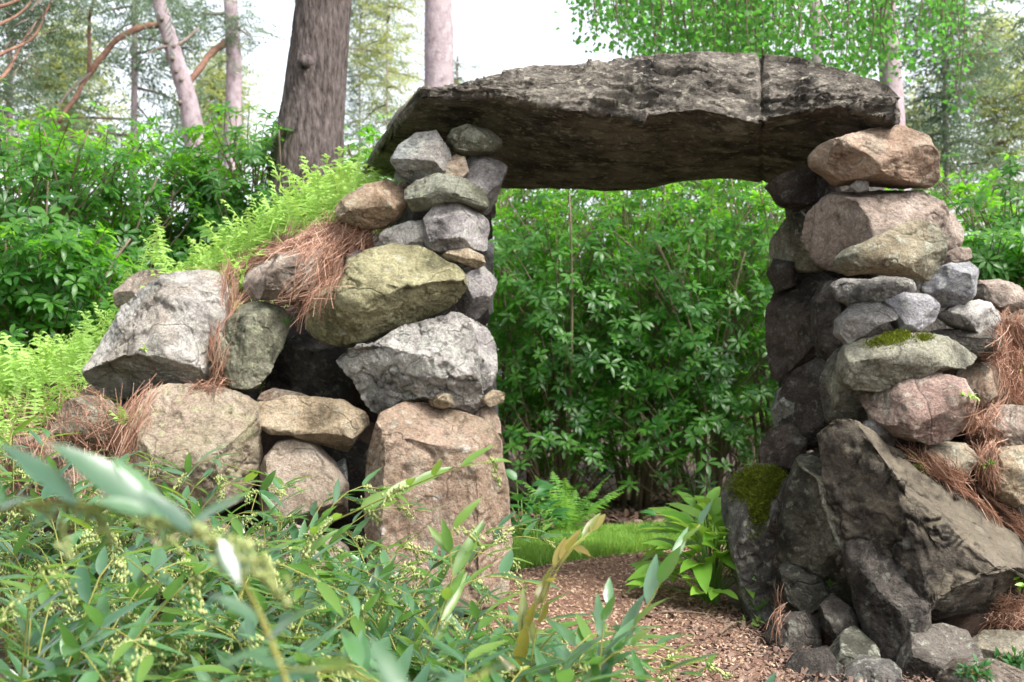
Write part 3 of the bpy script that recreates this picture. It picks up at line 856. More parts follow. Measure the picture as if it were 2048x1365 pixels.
R_('R24', 5.05, [(1570,790),(1590,745),(1650,712),(1700,770),(1715,840),(1680,880),(1620,905),(1575,865)], 'dark', 1.2, planes=[(-.88,.45,-.05,.3)])
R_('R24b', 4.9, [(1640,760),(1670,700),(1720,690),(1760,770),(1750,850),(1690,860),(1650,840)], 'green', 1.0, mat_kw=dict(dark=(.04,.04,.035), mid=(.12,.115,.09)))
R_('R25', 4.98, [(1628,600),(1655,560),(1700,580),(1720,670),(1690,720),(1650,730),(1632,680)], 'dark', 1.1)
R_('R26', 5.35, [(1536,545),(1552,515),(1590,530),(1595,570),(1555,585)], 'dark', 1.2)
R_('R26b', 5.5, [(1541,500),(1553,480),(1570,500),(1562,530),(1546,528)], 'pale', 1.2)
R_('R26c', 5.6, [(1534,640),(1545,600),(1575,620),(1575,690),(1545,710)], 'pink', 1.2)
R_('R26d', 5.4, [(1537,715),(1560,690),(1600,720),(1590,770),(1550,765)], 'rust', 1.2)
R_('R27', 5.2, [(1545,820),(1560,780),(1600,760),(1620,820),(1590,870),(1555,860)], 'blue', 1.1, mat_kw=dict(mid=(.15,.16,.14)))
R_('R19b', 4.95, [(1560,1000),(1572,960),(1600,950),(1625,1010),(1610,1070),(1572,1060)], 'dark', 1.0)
R_('R30', 4.78, [(1560,1140),(1590,1120),(1640,1160),(1660,1215),(1610,1240),(1570,1200)], 'green', 0.9, mat_kw=dict(dark=(.02,.02,.015), mid=(.05,.048,.037), light=(.11,.105,.08), lich=.12))  # dark foot stones from here down carry their shade in the colour
R_('R30b', 4.95, [(1535,1060),(1550,1025),(1585,1020),(1600,1050),(1570,1080)], 'rust', 1.0, label='small red brown stone jutting beside the moss')
R_('R30c', 4.9, [(1545,1130),(1555,1100),(1585,1095),(1600,1130),(1570,1150)], 'rust', 1.0)
R_('R31', 4.66, [(1530,1280),(1560,1235),(1620,1225),(1660,1260),(1650,1330),(1560,1340)], 'dark', 0.9)
R_('R31b', 4.6, [(1640,1215),(1670,1190),(1720,1230),(1730,1275),(1680,1290),(1645,1260)], 'dark', 0.9)
R_('R32', 4.42, [(1652,1330),(1680,1280),(1722,1258),(1760,1300),(1768,1400),(1700,1430),(1655,1400)], 'green', 0.9,
   'rounded green grey stone at the bottom edge', mat_kw=dict(dark=(.03,.03,.022), mid=(.07,.07,.052), light=(.13,.128,.10)))
R_('R33', 4.35, [(1790,1390),(1803,1320),(1830,1262),(1890,1254),(1945,1270),(1960,1320),(1930,1400),(1860,1430)], 'grey', 0.8,
   'grey block at the bottom below the huge dark boulder', planes=[(.1,.5,.85,.7),(-.2,.9,-.2,.75)], mat_kw=dict(dark=(.035,.03,.026), mid=(.09,.078,.066), light=(.18,.158,.135)))
R_('R34', 4.45, [(1925,1300),(1980,1266),(2080,1268),(2090,1340),(1990,1350)], 'tan', 1.0, mat_kw=dict(mid=(.24,.22,.17)))
R_('R35', 4.55, [(1560,1350),(1600,1320),(1660,1340),(1660,1420),(1570,1420)], 'dark', 0.9)
R_('R36', 4.22, [(1570,1345),(1605,1305),(1660,1300),(1690,1345),(1680,1420),(1580,1420)], 'dark', 0.9)
R_('R37', 4.18, [(1690,1350),(1730,1318),(1790,1325),(1815,1365),(1800,1430),(1700,1430)], 'grey', 0.9, mat_kw=dict(dark=(.03,.027,.024), mid=(.085,.078,.07), light=(.17,.16,.145)))
R_('R38', 4.16, [(1880,1360),(1920,1325),(1990,1322),(2060,1345),(2070,1430),(1890,1430)], 'brown', 0.8, mat_kw=dict(mid=(.12,.095,.072), light=(.22,.18,.145)))
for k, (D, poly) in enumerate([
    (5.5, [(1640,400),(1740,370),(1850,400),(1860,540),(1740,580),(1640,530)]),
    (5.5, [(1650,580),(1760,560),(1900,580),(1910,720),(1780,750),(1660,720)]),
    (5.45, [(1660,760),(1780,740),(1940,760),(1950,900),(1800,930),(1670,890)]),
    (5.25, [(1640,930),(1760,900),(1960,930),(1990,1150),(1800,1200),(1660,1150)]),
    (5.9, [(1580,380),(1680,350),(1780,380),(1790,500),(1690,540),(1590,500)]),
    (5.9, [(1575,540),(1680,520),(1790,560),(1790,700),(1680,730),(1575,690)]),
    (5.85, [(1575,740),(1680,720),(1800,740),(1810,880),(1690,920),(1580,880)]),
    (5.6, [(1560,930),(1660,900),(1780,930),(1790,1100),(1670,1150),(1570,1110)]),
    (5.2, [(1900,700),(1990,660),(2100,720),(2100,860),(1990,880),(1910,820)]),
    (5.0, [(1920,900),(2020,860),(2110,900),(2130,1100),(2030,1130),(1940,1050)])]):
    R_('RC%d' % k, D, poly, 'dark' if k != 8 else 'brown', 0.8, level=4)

# ------------------------------------------------------------------ lintel slab
def build_slab():
    nu = 420
    u = np.linspace(0, 1, nu)
    # front lower edge, front crest, rear lower edge traced against the photograph, each at its own distance
    fl = np.array([(842,196),(900,196),(1000,190),(1080,206),(1150,224),(1230,234),(1300,230),(1400,222),(1480,240),(1526,250),(1534,238),(1600,226),(1680,214),(1740,232),(1800,252)], float)
    cr = np.array([(838,180),(900,174),(980,150),(1060,135),(1170,125),(1250,118),(1350,108),(1420,102),(1526,107),(1600,115),(1680,139),(1740,156),(1780,172),(1801,196)], float)
    re = np.array([(728,345),(790,352),(880,372),(990,381),(1100,378),(1200,386),(1290,383),(1370,366),(1440,360),(1510,368),(1556,371),(1640,352)], float)
    def at(poly, uu):
        s = np.linspace(0, 1, 200)
        xs = poly[0, 0] + (poly[-1, 0] - poly[0, 0]) * uu
        return np.stack([xs, np.interp(xs, poly[:, 0], poly[:, 1])], -1)
    f2, c2, r2 = at(fl, u), at(cr, u), at(re, u)
    Df = 5.22 + (4.78 - 5.22) * u
    Dr = 6.62 + (6.05 - 6.62) * u
    FL = np.array([P(a, b, d) for (a, b), d in zip(f2, Df)])
    CR = np.array([P(a, b, d) for (a, b), d in zip(c2, Df + 0.22 * np.sin(np.pi * np.clip(u, .02, .98)) ** .5)])
    RE = np.array([P(a, b, d) for (a, b), d in zip(r2, Dr)])
    thick = 0.04 + 0.16 * np.sin(np.pi * u) ** 0.6
    RT = RE + np.stack([0 * u, 0.03 + 0 * u, thick], -1)
    secs = []
    # underside rear->front, front face lower->crest, top front->rear, back
    def seg(a, b, n, bulge=None):
        t = np.linspace(0, 1, n, endpoint=False)[:, None, None]
        p = a[None] * (1 - t) + b[None] * t
        if bulge is not None:
            p = p + np.sin(np.pi * t) * bulge[None]
        return p
    nU, nF, nT, nB = 56, 64, 26, 8
    z3 = np.zeros((nu, 3))
    bf = z3.copy(); bf[:, 1] = -0.03; bf[:, 2] = 0.02
    bt = z3.copy(); bt[:, 2] = 0.05
    bu = z3.copy(); bu[:, 2] = -0.015
    G = np.concatenate([seg(RE, FL, nU, bu), seg(FL, CR, nF, bf), seg(CR, RT, nT, bt), seg(RT, RE, nB)], 0)   # (ns, nu, 3)
    ns = G.shape[0]
    zone = np.concatenate([np.zeros(nU), np.ones(nF), np.full(nT, 2), np.full(nB, 3)])
    tU = np.concatenate([np.linspace(0, 1, nU), np.zeros(nF + nT + nB)])
    V = G.transpose(1, 0, 2).reshape(-1, 3)          # (nu, ns)
    zn = np.tile(zone, nu)
    i = np.arange(nu - 1)[:, None] * ns
    j = np.arange(ns)[None]
    j2 = (j + 1) % ns
    q = np.stack([i + j, i + j2, i + ns + j2, i + ns + j], -1).reshape(-1, 4)
    F = np.concatenate([q[:, [0, 1, 2]], q[:, [0, 2, 3]]])
    capL = V[:ns].mean(0)
    capR = V[-ns:].mean(0)
    m = len(V)
    V = np.concatenate([V, [capL + (-0.02, 0, 0), capR + (0.03, 0, 0)]])
    zn = np.concatenate([zn, [1, 1]])
    jj = np.arange(ns)
    k2 = (jj + 1) % ns
    F = np.concatenate([F, np.stack([k2, jj, np.full(ns, m)], -1), np.stack([(nu - 1) * ns + jj, (nu - 1) * ns + k2, np.full(ns, m + 1)], -1)])
    n = vnormals(V, F)
    if ((V - V.mean(0)) * n).sum() < 0:
        F = F[:, ::-1]
        n = -n
    p = V.copy()
    # foliated, broken front edge
    warp = 0.10 * fbm(p * np.array((1.3, 1.3, 1.3)), 3, 40)
    zz = p[:, 2] + warp + 0.06 * p[:, 0]
    lay = fbm(np.stack([p[:, 0] * 3.2, p[:, 1] * 3.0, (zz + .05 * fbm(p * 3.1, 3, 66)) * 18], -1), 5, 12, 0.6)
    lq = lay * 3.2
    lay = .35 * lay + .65 * (np.floor(lq) + sstep(.72, 1.0, lq - np.floor(lq))) / 3.2
    lay2 = fbm(np.stack([p[:, 0] * 13, p[:, 1] * 12, zz * 38], -1), 4, 21, 0.65)
    l2 = lay2 * 3
    lay2 = .4 * lay2 + .6 * (np.floor(l2) + sstep(.7, 1.0, l2 - np.floor(l2))) / 3
    big = fbm(p * np.array((2.2, 2.5, 6.0)), 3, 33)
    isF = np.where(zn == 1, 1.0, np.where(zn == 2, 0.3, 0.0))
    # fade the crag amplitude into the smooth underside
    d = isF * (0.088 * np.tanh(2.2 * lay) * sstep(-.15, .35, fbm(p * np.array((2.4, 2, 5)), 3, 60)) + 0.022 * lay2 + 0.026 * big)
    und = (zn == 0) | (zn == 3)
    ub = fbm(np.stack([p[:, 0] * 2.2, p[:, 1] * 3, p[:, 2] * 3], -1), 5, 51, 0.5)
    st = fbm(np.stack([p[:, 0] * 1.6 + p[:, 1] * 2.5, p[:, 1] * 4.5 - p[:, 0] * .6, p[:, 2]], -1), 3, 52)
    d = d + np.where(und, 0.022 * ub + 0.022 * np.floor(st * 5) / 5, 0)
    # vertical split near the right third
    xs = 1024 + p[:, 0] / p[:, 1] * FPX
    wob = 4 * gnoise(p * 9, 3)
    d -= 0.035 * np.exp(-((xs - 1528 + wob) / 4.0) ** 2) * np.where(zn == 0, .35, 1) * (zn <= 2)
    off = np.where((xs > 1528) & (zn == 1), -0.02, 0)
    V = V + n * (d + off)[:, None]
    return V, F

sv, sf = build_slab()
sc = sv.mean(0)
slab_m = stone_mat('slab_stone', (0.036, 0.032, 0.028), (0.13, 0.114, 0.096), (0.30, 0.268, 0.225), lichen=(0.44, 0.41, 0.33), lich=0.7, seed=77, strata=.25, stain=0.7, bump=1.1)
slab = link('lintel_slab', mesh_np('lintel_slab', sv - sc, sf, slab_m), None, Vector(sc))
tag(slab, 'long dark foliated stone slab spanning the arch as its lintel', 'stone slab')

bpy.context.view_layer.update()
DG = bpy.context.evaluated_depsgraph_get()

def cast(px, py):
    ok, loc, nrm, idx, ob, mtx = C.scene.ray_cast(DG, Vector((0, 0, CAMZ)), ray(px, py)) if hasattr(C, 'scene') else C.ray_cast(DG, Vector((0, 0, CAMZ)), ray(px, py))
    return (np.array(loc), np.array(nrm), ob) if ok else None

def cast_down(x, y, z=6.0):
    ok, loc, nrm, idx, ob, mtx = C.ray_cast(DG, Vector((x, y, z)), Vector((0, 0, -1)))
    return np.array(loc) if ok else np.array((x, y, gz(x, y)))

def sample_poly(poly, n, rs):
    poly = np.asarray(poly, float)
    lo, hi = poly.min(0), poly.max(0)
    out = []
    while len(out) < n:
        p = rs.uniform(lo, hi, (n * 2, 2))
        out += list(p[in_poly(poly, p[:, 0], p[:, 1])])
    return np.array(out[:n])

# ------------------------------------------------------------------ moss on stones
def moss(polys, n, stone_key, parent_name='moss', size=0.012, seed=1):
    rs = np.random.default_rng(seed)
    mb = MB()
    ob = STONES[stone_key]
    rim = []
    for poly, k in polys:
        q = np.array(poly, float)
        m_ = q.mean(0)
        rim.append((m_ + (q - m_) * 1.3, k // 5))
        rim.append((m_ + (q - m_) * 1.7, k // 9))
    for poly, k in list(polys) + rim:
        for px, py in sample_poly(poly, k, rs):
            c = cast(px, py)
            if c is None or c[2].name != ob.name:
                continue
            base, nn = c[0], c[1]
            for _ in range(5):
                d = unit(nn + rs.normal(size=3) * 0.5 + np.array((0, 0, .3)))
                s = unit(np.cross(d, rs.normal(size=3)))
                b = base + rs.normal(size=3) * 0.006
                h = size * rs.uniform(0.6, 1.3)
                mb.add([b - s * h * 0.35, b + s * h * 0.35, b + d * h], [(0, 1, 2)], rs.uniform(0, 1))
    if mb.n:
        w0 = ob.matrix_world.translation
        o = link(parent_name, None) if False else None
        me_o = mb
        me_o.V = [v - np.array(w0) for v in me_o.V]
        o = link(parent_name, me_o.mesh(parent_name, M['moss'], False), ob)
        tag(o, kind='stuff')

moss([([(1470,985),(1480,950),(1515,933),(1560,938),(1575,960),(1540,1000),(1530,1040),(1510,1050),(1498,1000)], 1500)], 0, 'R20', seed=2)
moss([([(1740,690),(1770,670),(1815,664),(1822,676),(1790,690)], 350), ([(1838,672),(1860,670),(1862,680),(1842,682)], 60)], 0, 'R13', size=.009, seed=3)
moss([([(1810,905),(1850,918),(1866,945),(1835,935)], 220)], 0, 'R18', size=.009, seed=4)

# ------------------------------------------------------------------ dry pine straw (ribbons laid on whatever is under them)
def straw(name, label, jobs, seed):
    rs = np.random.default_rng(seed)
    mb = MB()
    for poly, n, ang, spread, ln in jobs:
        for px, py in sample_poly(poly, n, rs):
            c = cast(px, py)
            if c is None or c[0][1] > 7.5:
                continue
            a = math.radians(ang + rs.normal() * spread)
            l = ln * rs.uniform(0.6, 1.25)
            d = np.array((math.cos(a), rs.normal() * 0.25 - 0.1, math.sin(a)))
            nn = c[1]
            d = unit(d - nn * (d @ nn) * 0.85)
            b = c[0] + nn * rs.uniform(0.002, 0.014)
            bow = rs.normal() * 0.06 * l
            side = unit(np.cross(d, nn))
            t = np.array((-0.5, -0.17, 0.17, 0.5))
            pts = b + d * (t * l)[:, None] + side * (bow * (0.25 - t ** 2) * 4)[:, None] + nn * (0.012 * (0.25 - t ** 2) * 4)[:, None]
            pts[:, 2] -= 0.12 * np.abs(l) * np.clip(t, 0, 1) ** 1.0
            V, F = tube(pts, 0.0011, 3, False)
            mb.add(V, F, np.clip(rs.normal(0.36, 0.28), 0, .9))
    o = mb.build(name, M['needle'], None, None, False)
    return tag(o, label, 'pine straw', kind='stuff')

straw('pine_straw', 'reddish dry pine needles draped over the top of the left wall', [
    ([(400,540),(440,490),(500,462),(560,445),(640,415),(668,405),(662,440),(690,460),(660,490),(600,500),(520,520),(480,545)], 2000, -146, 20, .25),
    ([(610,440),(665,425),(690,455),(740,468),(735,495),(690,510),(650,545),(600,520)], 520, -112, 26, .21),
    ([(440,545),(480,530),(490,560),(470,640),(448,620)], 130, -103, 9, .26),
    ([(570,560),(680,530),(690,570),(640,620),(600,640)], 190, -128, 30, .16),
    ([(410,660),(445,660),(450,760),(420,770)], 60, -95, 10, .16),
    ([(390,762),(450,750),(450,785),(380,785)], 110, 20, 40, .12)], 5)
straw('pine_straw', 'dry pine needles heaped at the far left foot of the wall', [
    ([(0,790),(120,780),(210,800),(240,850),(200,900),(120,900),(0,900)], 300, -35, 50, .19),
    ([(232,830),(300,800),(290,870),(255,950),(225,950)], 150, -110, 9, .26),
    ([(0,900),(220,890),(230,1000),(0,1010)], 140, -84, 16, .24)], 6)
straw('pine_straw', 'red brown pine needles spilling down the bank beside the pillar', [
    ([(1990,640),(2048,640),(2048,820),(2010,800),(1985,740)], 700, -70, 35, .13),
    ([(1930,820),(2000,800),(2000,960),(1955,940)], 420, -80, 28, .13),
    ([(1800,885),(1900,930),(1990,990),(2048,1040),(2048,1080),(1930,1000),(1820,920)], 700, -38, 22, .12),
    ([(2000,1190),(2048,1180),(2048,1260),(1980,1260)], 250, -25, 40, .10),
    ([(1550,1180),(1575,1180),(1570,1270),(1550,1270)], 40, -85, 18, .10)], 7)
# ------------------------------------------------------------------ path chips, litter, grass
def flakes(name, label, cat, pts_xy, mat, lo, hi, lift, seed, flat=0.35, asp=0.45, thick=0.18):
    rs = np.random.default_rng(seed)
    mb = MB()
    n = len(pts_xy)
    z = ground_h(pts_xy[:, 0], pts_xy[:, 1]) + 0.018 * fbm(np.stack([pts_xy[:, 0] * 2.2, pts_xy[:, 1] * 2.2, pts_xy[:, 0] * 0], -1), 4, 3)
    box = np.array([(-1, -1, -1), (1, -1, -1), (1, 1, -1), (-1, 1, -1), (-.8, -.9, 1), (.9, -.8, 1), (.8, .9, 1), (-.9, .8, 1)], float)
    BF = np.array([(4, 5, 6), (4, 6, 7), (0, 1, 5), (0, 5, 4), (1, 2, 6), (1, 6, 5), (2, 3, 7), (2, 7, 6), (3, 0, 4), (3, 4, 7)])
    L_ = rs.uniform(lo, hi, n)
    a = rs.uniform(0, 6.28, n)
    tl = rs.normal(0, flat, (n, 2))
    V = np.empty((n, 8, 3))
    sx = L_ * 0.5
    sy = L_ * 0.5 * asp * rs.uniform(0.5, 1.5, n)
    sz = L_ * 0.5 * thick
    bx = box[None] * np.stack([sx, sy, sz], -1)[:, None]
    ca, sa = np.cos(a)[:, None], np.sin(a)[:, None]
    V[..., 0] = bx[..., 0] * ca - bx[..., 1] * sa + pts_xy[:, 0, None]
    V[..., 1] = bx[..., 0] * sa + bx[..., 1] * ca + pts_xy[:, 1, None]
    V[..., 2] = bx[..., 2] + bx[..., 0] * tl[:, 0, None] + bx[..., 1] * tl[:, 1, None] + z[:, None] + lift + rs.uniform(0, .008, n)[:, None]
    F = (BF[None] + (np.arange(n) * 8)[:, None, None]).reshape(-1, 3)
    var = np.repeat(np.clip(rs.normal(0.38, 0.22, n), 0, .9), 8)
    o = link(name, mesh_np(name, V.reshape(-1, 3), F, mat, False, var))
    return tag(o, label, cat, kind='stuff')

rs0 = np.random.default_rng(3)
pp = sample_poly(PATH, 25000, rs0)
pp = pp[(pp[:, 1] > 2.6) & (pp[:, 1] < 8)]
flakes('wood_chips', 'loose reddish wood chips covering the path', 'wood chips', pp, M['chip'],   .007, .020, .013, 4, .3, .35, .15)
pl = np.stack([rs0.uniform(-1.2, 4.2, 4500), rs0.uniform(7.6, 11.5, 4500)], -1)
flakes('leaf_litter', 'brown dead leaves lying under the rhododendrons', 'leaf litter', pl, M['litter'], .03, .09, .006, 5, .5, .5, .05)
pl = np.stack([rs0.uniform(0.35, 1.7, 7000), rs0.uniform(2.6, 5.3, 7000)], -1)
pl = pl[rs0.uniform(size=7000) < sstep(.3, 1.0, pl[:, 0] + .35 * sstep(4.2, 3.2, pl[:, 1]))]
flakes('leaf_litter', 'brown litter along the path edge at the pillar foot', 'leaf litter', pl, M['litter'], .010, .032, .016, 6, .5, .4, .08)
pl = np.stack([rs0.uniform(-4.5, 0.0, 1800), rs0.uniform(1.0, 5.0, 1800)], -1)
flakes('leaf_litter', 'dead leaves under the arching shrubs', 'leaf litter', pl, M['litter'], .03, .08, .006, 8, .5, .5, .05)

def grass(name, label, poly, n, h, seed):
    rs = np.random.default_rng(seed)
    p = sample_poly(poly, n, rs)
    z = ground_h(p[:, 0], p[:, 1]) + 0.018 * fbm(np.stack([p[:, 0] * 2.2, p[:, 1] * 2.2, p[:, 0] * 0], -1), 4, 3)
    H = h * rs.uniform(0.5, 1.3, n)
    a = rs.uniform(0, 6.28, n)
    ln = rs.uniform(0.1, 0.7, n)
    dx, dy = np.cos(a), np.sin(a)
    wd = 0.0035
    V = np.empty((n, 5, 3))
    b = np.stack([p[:, 0], p[:, 1], z], -1)
    s = np.stack([-dy, dx, 0 * dx], -1) * wd
    o = np.stack([dx, dy, 0 * dx], -1)
    V[:, 0] = b - s
    V[:, 1] = b + s
    m = b + o * (ln * H * 0.35)[:, None] + np.stack([0 * H, 0 * H, H * 0.6], -1)
    V[:, 2] = m - s * 0.8
    V[:, 3] = m + s * 0.8
    V[:, 4] = b + o * (ln * H)[:, None] + np.stack([0 * H, 0 * H, H], -1)
    F = (np.array([(0, 1, 3), (0, 3, 2), (2, 3, 4)])[None] + (np.arange(n) * 5)[:, None, None]).reshape(-1, 3)
    var = np.repeat(rs.uniform(0, 1, n), 5)
    return tag(link(name, mesh_np(name, V.reshape(-1, 3), F, M['grass'], True, var)), label, 'grass', kind='stuff')

grass('grass', 'short bright green grass on the lawn behind the arch', LAWN, 34000, .06, 9)

# ------------------------------------------------------------------ pinnate fronds
def frond_geo(L_, W_, npin, arch=0.35, droop=0.3, rs=None, teeth=4, rach=0.003, curl_tip=False, azim=0.0, lean=0.5, peak=.35, jit=.12):
    """frond growing from the origin, leaning along azim"""
    mb = MB()
    t = np.linspace(0, 1, npin + 3)
    d = np.array((math.cos(azim), math.sin(azim), 0))
    base_up = math.sqrt(max(0.05, 1 - lean ** 2))
    pts = d * (L_ * (lean * t + arch * t ** 2))[:, None] + np.array((0, 0, 1)) * (L_ * (base_up * t - droop * t ** 2))[:, None]
    if curl_tip:
        k = len(t) - 3
        pts[k:, :] = pts[k] + np.array([(0, 0, 0), d * L_ * .05 + (0, 0, L_ * .02), d * L_ * .07 + (0, 0, -L_ * .03)])[: len(t) - k]
    V, F = tube(pts, np.linspace(rach, rach * 0.3, len(t)), 3, False)
    mb.add(V, F, 0.9)
    T = unit(np.gradient(pts, axis=0))
    side = np.cross(d, (0, 0, 1))
    for k in range(2, npin + 2):
        s = (k - 1) / (npin + 1)
        ln = W_ * 0.5 * math.sin(math.pi * min(1, s) ** (math.log(.5) / math.log(peak))) + W_ * 0.04
        for sg in (-1, 1):
            dr = unit(side * sg + T[k] * 0.35 + np.array((0, 0, -0.15)) + (rs.normal(size=3) * jit if rs is not None else 0))
            nn = unit(np.cross(dr, T[k]))
            wv = np.cross(nn, dr)
            w0 = L_ / npin * 0.36
            row = []
            n = int(teeth * 2)
            for q in range(n + 1):
                f = q / n
                ww = w0 * (1 - f ** 1.5) * (1.0 if q % 2 == 0 else 0.45)
                c = pts[k] + dr * ln * f + np.array((0, 0, -0.22 * ln * f * f))
                row += [c - wv * ww, c + wv * ww]
            F = []
            for q in range(n):
                a = 2 * q
                F += [(a, a + 1, a + 3), (a, a + 3, a + 2)]
            mb.add(row, F, float(rs.uniform(0, 1)) if rs is not None else 0)
    return np.concatenate(mb.V), np.concatenate(mb.F), np.concatenate(mb.W)

# bright young ferns on the bank above the left wall
def bank_ferns():
    rs = np.random.default_rng(21)
    variants = [frond_geo(rs.uniform(.24, .34), rs.uniform(.09, .13), int(rs.integers(12, 17)), rs.uniform(.02, .3), rs.uniform(.02, .2), rs, 1.5, .002, True, rs.uniform(0, 6.28), rs.uniform(.05, .45), rs.uniform(.25, .4), .3) for _ in range(24)]
    mb = MB()
    # band of the bank just behind the wall top, following the wall's slope
    n = 0
    while n < 1350:
        x = rs.uniform(-3.2, -0.60)
        y = rs.uniform(5.75, 6.9) if rs.uniform() < .72 else rs.uniform(4.9, 5.75)
        if y < 5.75 and x > -2.25:
            continue
        if y < 5.75 and rs.uniform() < .2:
            continue
        dens = 1.0 if x < -0.95 else 0.8
        if rs.uniform() > dens:
            continue
        b = cast_down(x, y, 2.12 if x > -.95 else 5)
        if b[2] > gz(x, y) + 0.35:
            continue
        V, F, W_ = variants[rs.integers(len(variants))]
        s = rs.uniform(0.65, 1.25) * (1.15 if x > -1.3 else 1)
        a = rs.uniform(0, 6.28)
        R = np.array([(math.cos(a), -math.sin(a), 0), (math.sin(a), math.cos(a), 0), (0, 0, 1)])
        mb.add((V * s) @ R.T + b, F, W_ * .5 + rs.uniform(0, .5))
        n += 1
    o = mb.build('young_ferns', M['bankfern'])
    tag(o, 'dense patch of bright lime green young ferns on the bank', 'ferns', kind='stuff')
bank_ferns()

def fern(label, px, py, D, nf, L_, seed, mat='fern', group=None, npin=20, W_=.2):
    rs = np.random.default_rng(seed)
    b = P(px, py, D)
    b[2] = min(b[2], b[2])
    t = thing('fern', label, 'fern', b, group)
    for k in range(nf):
        a = k / nf * 6.28 + rs.uniform(-.3, .3)
        V, F, W2 = frond_geo(L_ * rs.uniform(.8, 1.1), W_, npin, .15, .25, rs, 3, .004 if L_ > .3 else .0015, False, a, rs.uniform(.35, .7))
        link('frond', mesh_np('frond', V, F, M[mat], True, W2), t)
    return t

g = P(1135, 1062, 8.3)
f = fern('tall bright green fern below the rhododendrons seen through the arch', 1135, 1062, 8.3, 13, .60, 31)
f.location.z = gz(g[0], g[1])
# little ferns rooted in the crevices
for lab, px, py, D, nf, L_, sd in [
    ('tiny fern hanging in the dark gap left of the yellow green boulder', 566, 700, 5.15, 4, .10, 41),
    ('tiny fern sprig above the dark gap beside the egg shaped boulder', 572, 650, 5.18, 4, .09, 42),
    ('small upright fern sprig under the big pale boulder', 252, 860, 5.0, 4, .17, 43),
    ('small fern at the moss boulder beside the path', 1515, 1225, 4.85, 5, .11, 44),
    ('tiny fern curling on the dark green leaning boulder', 1660, 1175, 4.5, 4, .07, 45)]:
    c = cast(px, py)
    D2 = c[0][1] - 0.01 if c is not None and abs(c[0][1] - D) < 1.2 else D
    fern(lab, px, py, D2, nf, L_, sd, 'bankfern' if sd == 43 else 'fern', None, 10, L_ * .35)

# ------------------------------------------------------------------ broad leaved plants
def rosette(name, label, cat, px, D, n, Ll, Wl, H, mat, seed, petiole=True, zb=None, az0=0, azr=6.28, group=None):
    rs = np.random.default_rng(seed)
    b = P(px, 900, D)
    b[2] = gz(b[0], b[1]) if zb is None else zb
    t = thing(name, label, cat, b, group)
    geo = [leaf_geo(1, Wl / Ll, 7, .35, rs.uniform(.25, .5), .012, .42, .8) for _ in range(4)]
    meshes = [mesh_np('leaf', v * Ll, f, M[mat]) for v, f in geo]
    stalks = MB()
    for k in range(n):
        a = az0 + rs.uniform(0, azr)
        s = math.sqrt(rs.uniform(.02, 1))
        d = np.array((math.cos(a), math.sin(a), 0))
        tip = d * H * 0.55 * s + np.array((0, 0, H * (.92 - .72 * s * s) * rs.uniform(.8, 1.08)))
        o = link('leaf', meshes[rs.integers(4)], t)
        fr = frame(d + np.array((0, 0, .85 - .75 * s)) + rs.normal(size=3) * .2, np.array((0, -.25, 1)) + rs.normal(size=3) * .2)
        sc_ = rs.uniform(.65, 1.1)
        o.matrix_local = Matrix(np.concatenate([np.concatenate([fr.T * sc_, tip[:, None]], 1), [[0, 0, 0, 1]]]).tolist())
        if petiole and k % 2 == 0:
            pts = bez(d * .02, d * .03 + np.array((0, 0, tip[2] * .7)), tip, 6)
            V, F = tube(pts, np.linspace(.006, .003, 6), 4, False)
            link('stalk', mesh_np('stalk', V, F, M['stalk']), t)
    return t

rosette('hosta', 'lush bright green hosta against the moss capped boulder', 'hosta', 1422, 5.36, 95, .19, .078, .44, 'hosta', 51)
rosette('hosta', 'smaller hosta behind the lush one at the path edge', 'hosta', 1420, 6.5, 44, .18, .07, .42, 'hosta', 52)
rosette('leafy_plant', 'dark green leafy plant left of the tall fern', 'plant', 1045, 7.9, 30, .14, .085, .42, 'darkplant', 53)
rosette('leafy_plant', 'dark green broad leaved plant hugging the inner wall foot', 'plant', 1075, 7.6, 22, .13, .08, .30, 'darkplant', 54)
rosette('leafy_plant', 'low plant under the rhododendrons right of the tall fern', 'plant', 1330, 7.9, 14, .12, .05, .22, 'darkplant', 55)

# ------------------------------------------------------------------ rhododendron hedge
def whorl_geo(rs, n, Ll, Wl, seg=4):
    mb = MB()
    for k in range(n):
        a = k / n * 6.283 + rs.uniform(-.25, .25)
        V, F = leaf_geo(Ll * rs.uniform(.75, 1.1), Wl * rs.uniform(.85, 1.1), seg, .25, rs.uniform(.15, .55), 0, .55, .75)
        el = rs.uniform(-.15, .55)
        d = np.array((math.cos(a) * math.cos(el), math.sin(a) * math.cos(el), math.sin(el)))
        mb.add(V @ frame(d) + d * .012, F, rs.uniform(0, .25))
    V, F = tube([(0, 0, -.07), (0, 0, .01)], [.003, .003], 3, False)
    mb.add(V, F, 0)
    return mb
rsW = np.random.default_rng(61)
WH = [whorl_geo(rsW, int(rsW.integers(6, 11)), .118 * rsW.uniform(.85, 1.12), .041) for _ in range(8)]
WHF = [whorl_geo(rsW, 8, .115, .036, 2) for _ in range(6)]
WHM = [m.mesh('leaf_whorl', M['rhodo']) for m in WH]
WHML = [m.mesh('leaf_whorl', M['rhodo_lit']) for m in WH]
WHN = [(np.concatenate(m.V), np.concatenate(m.F), np.concatenate(m.W)) for m in WHF]

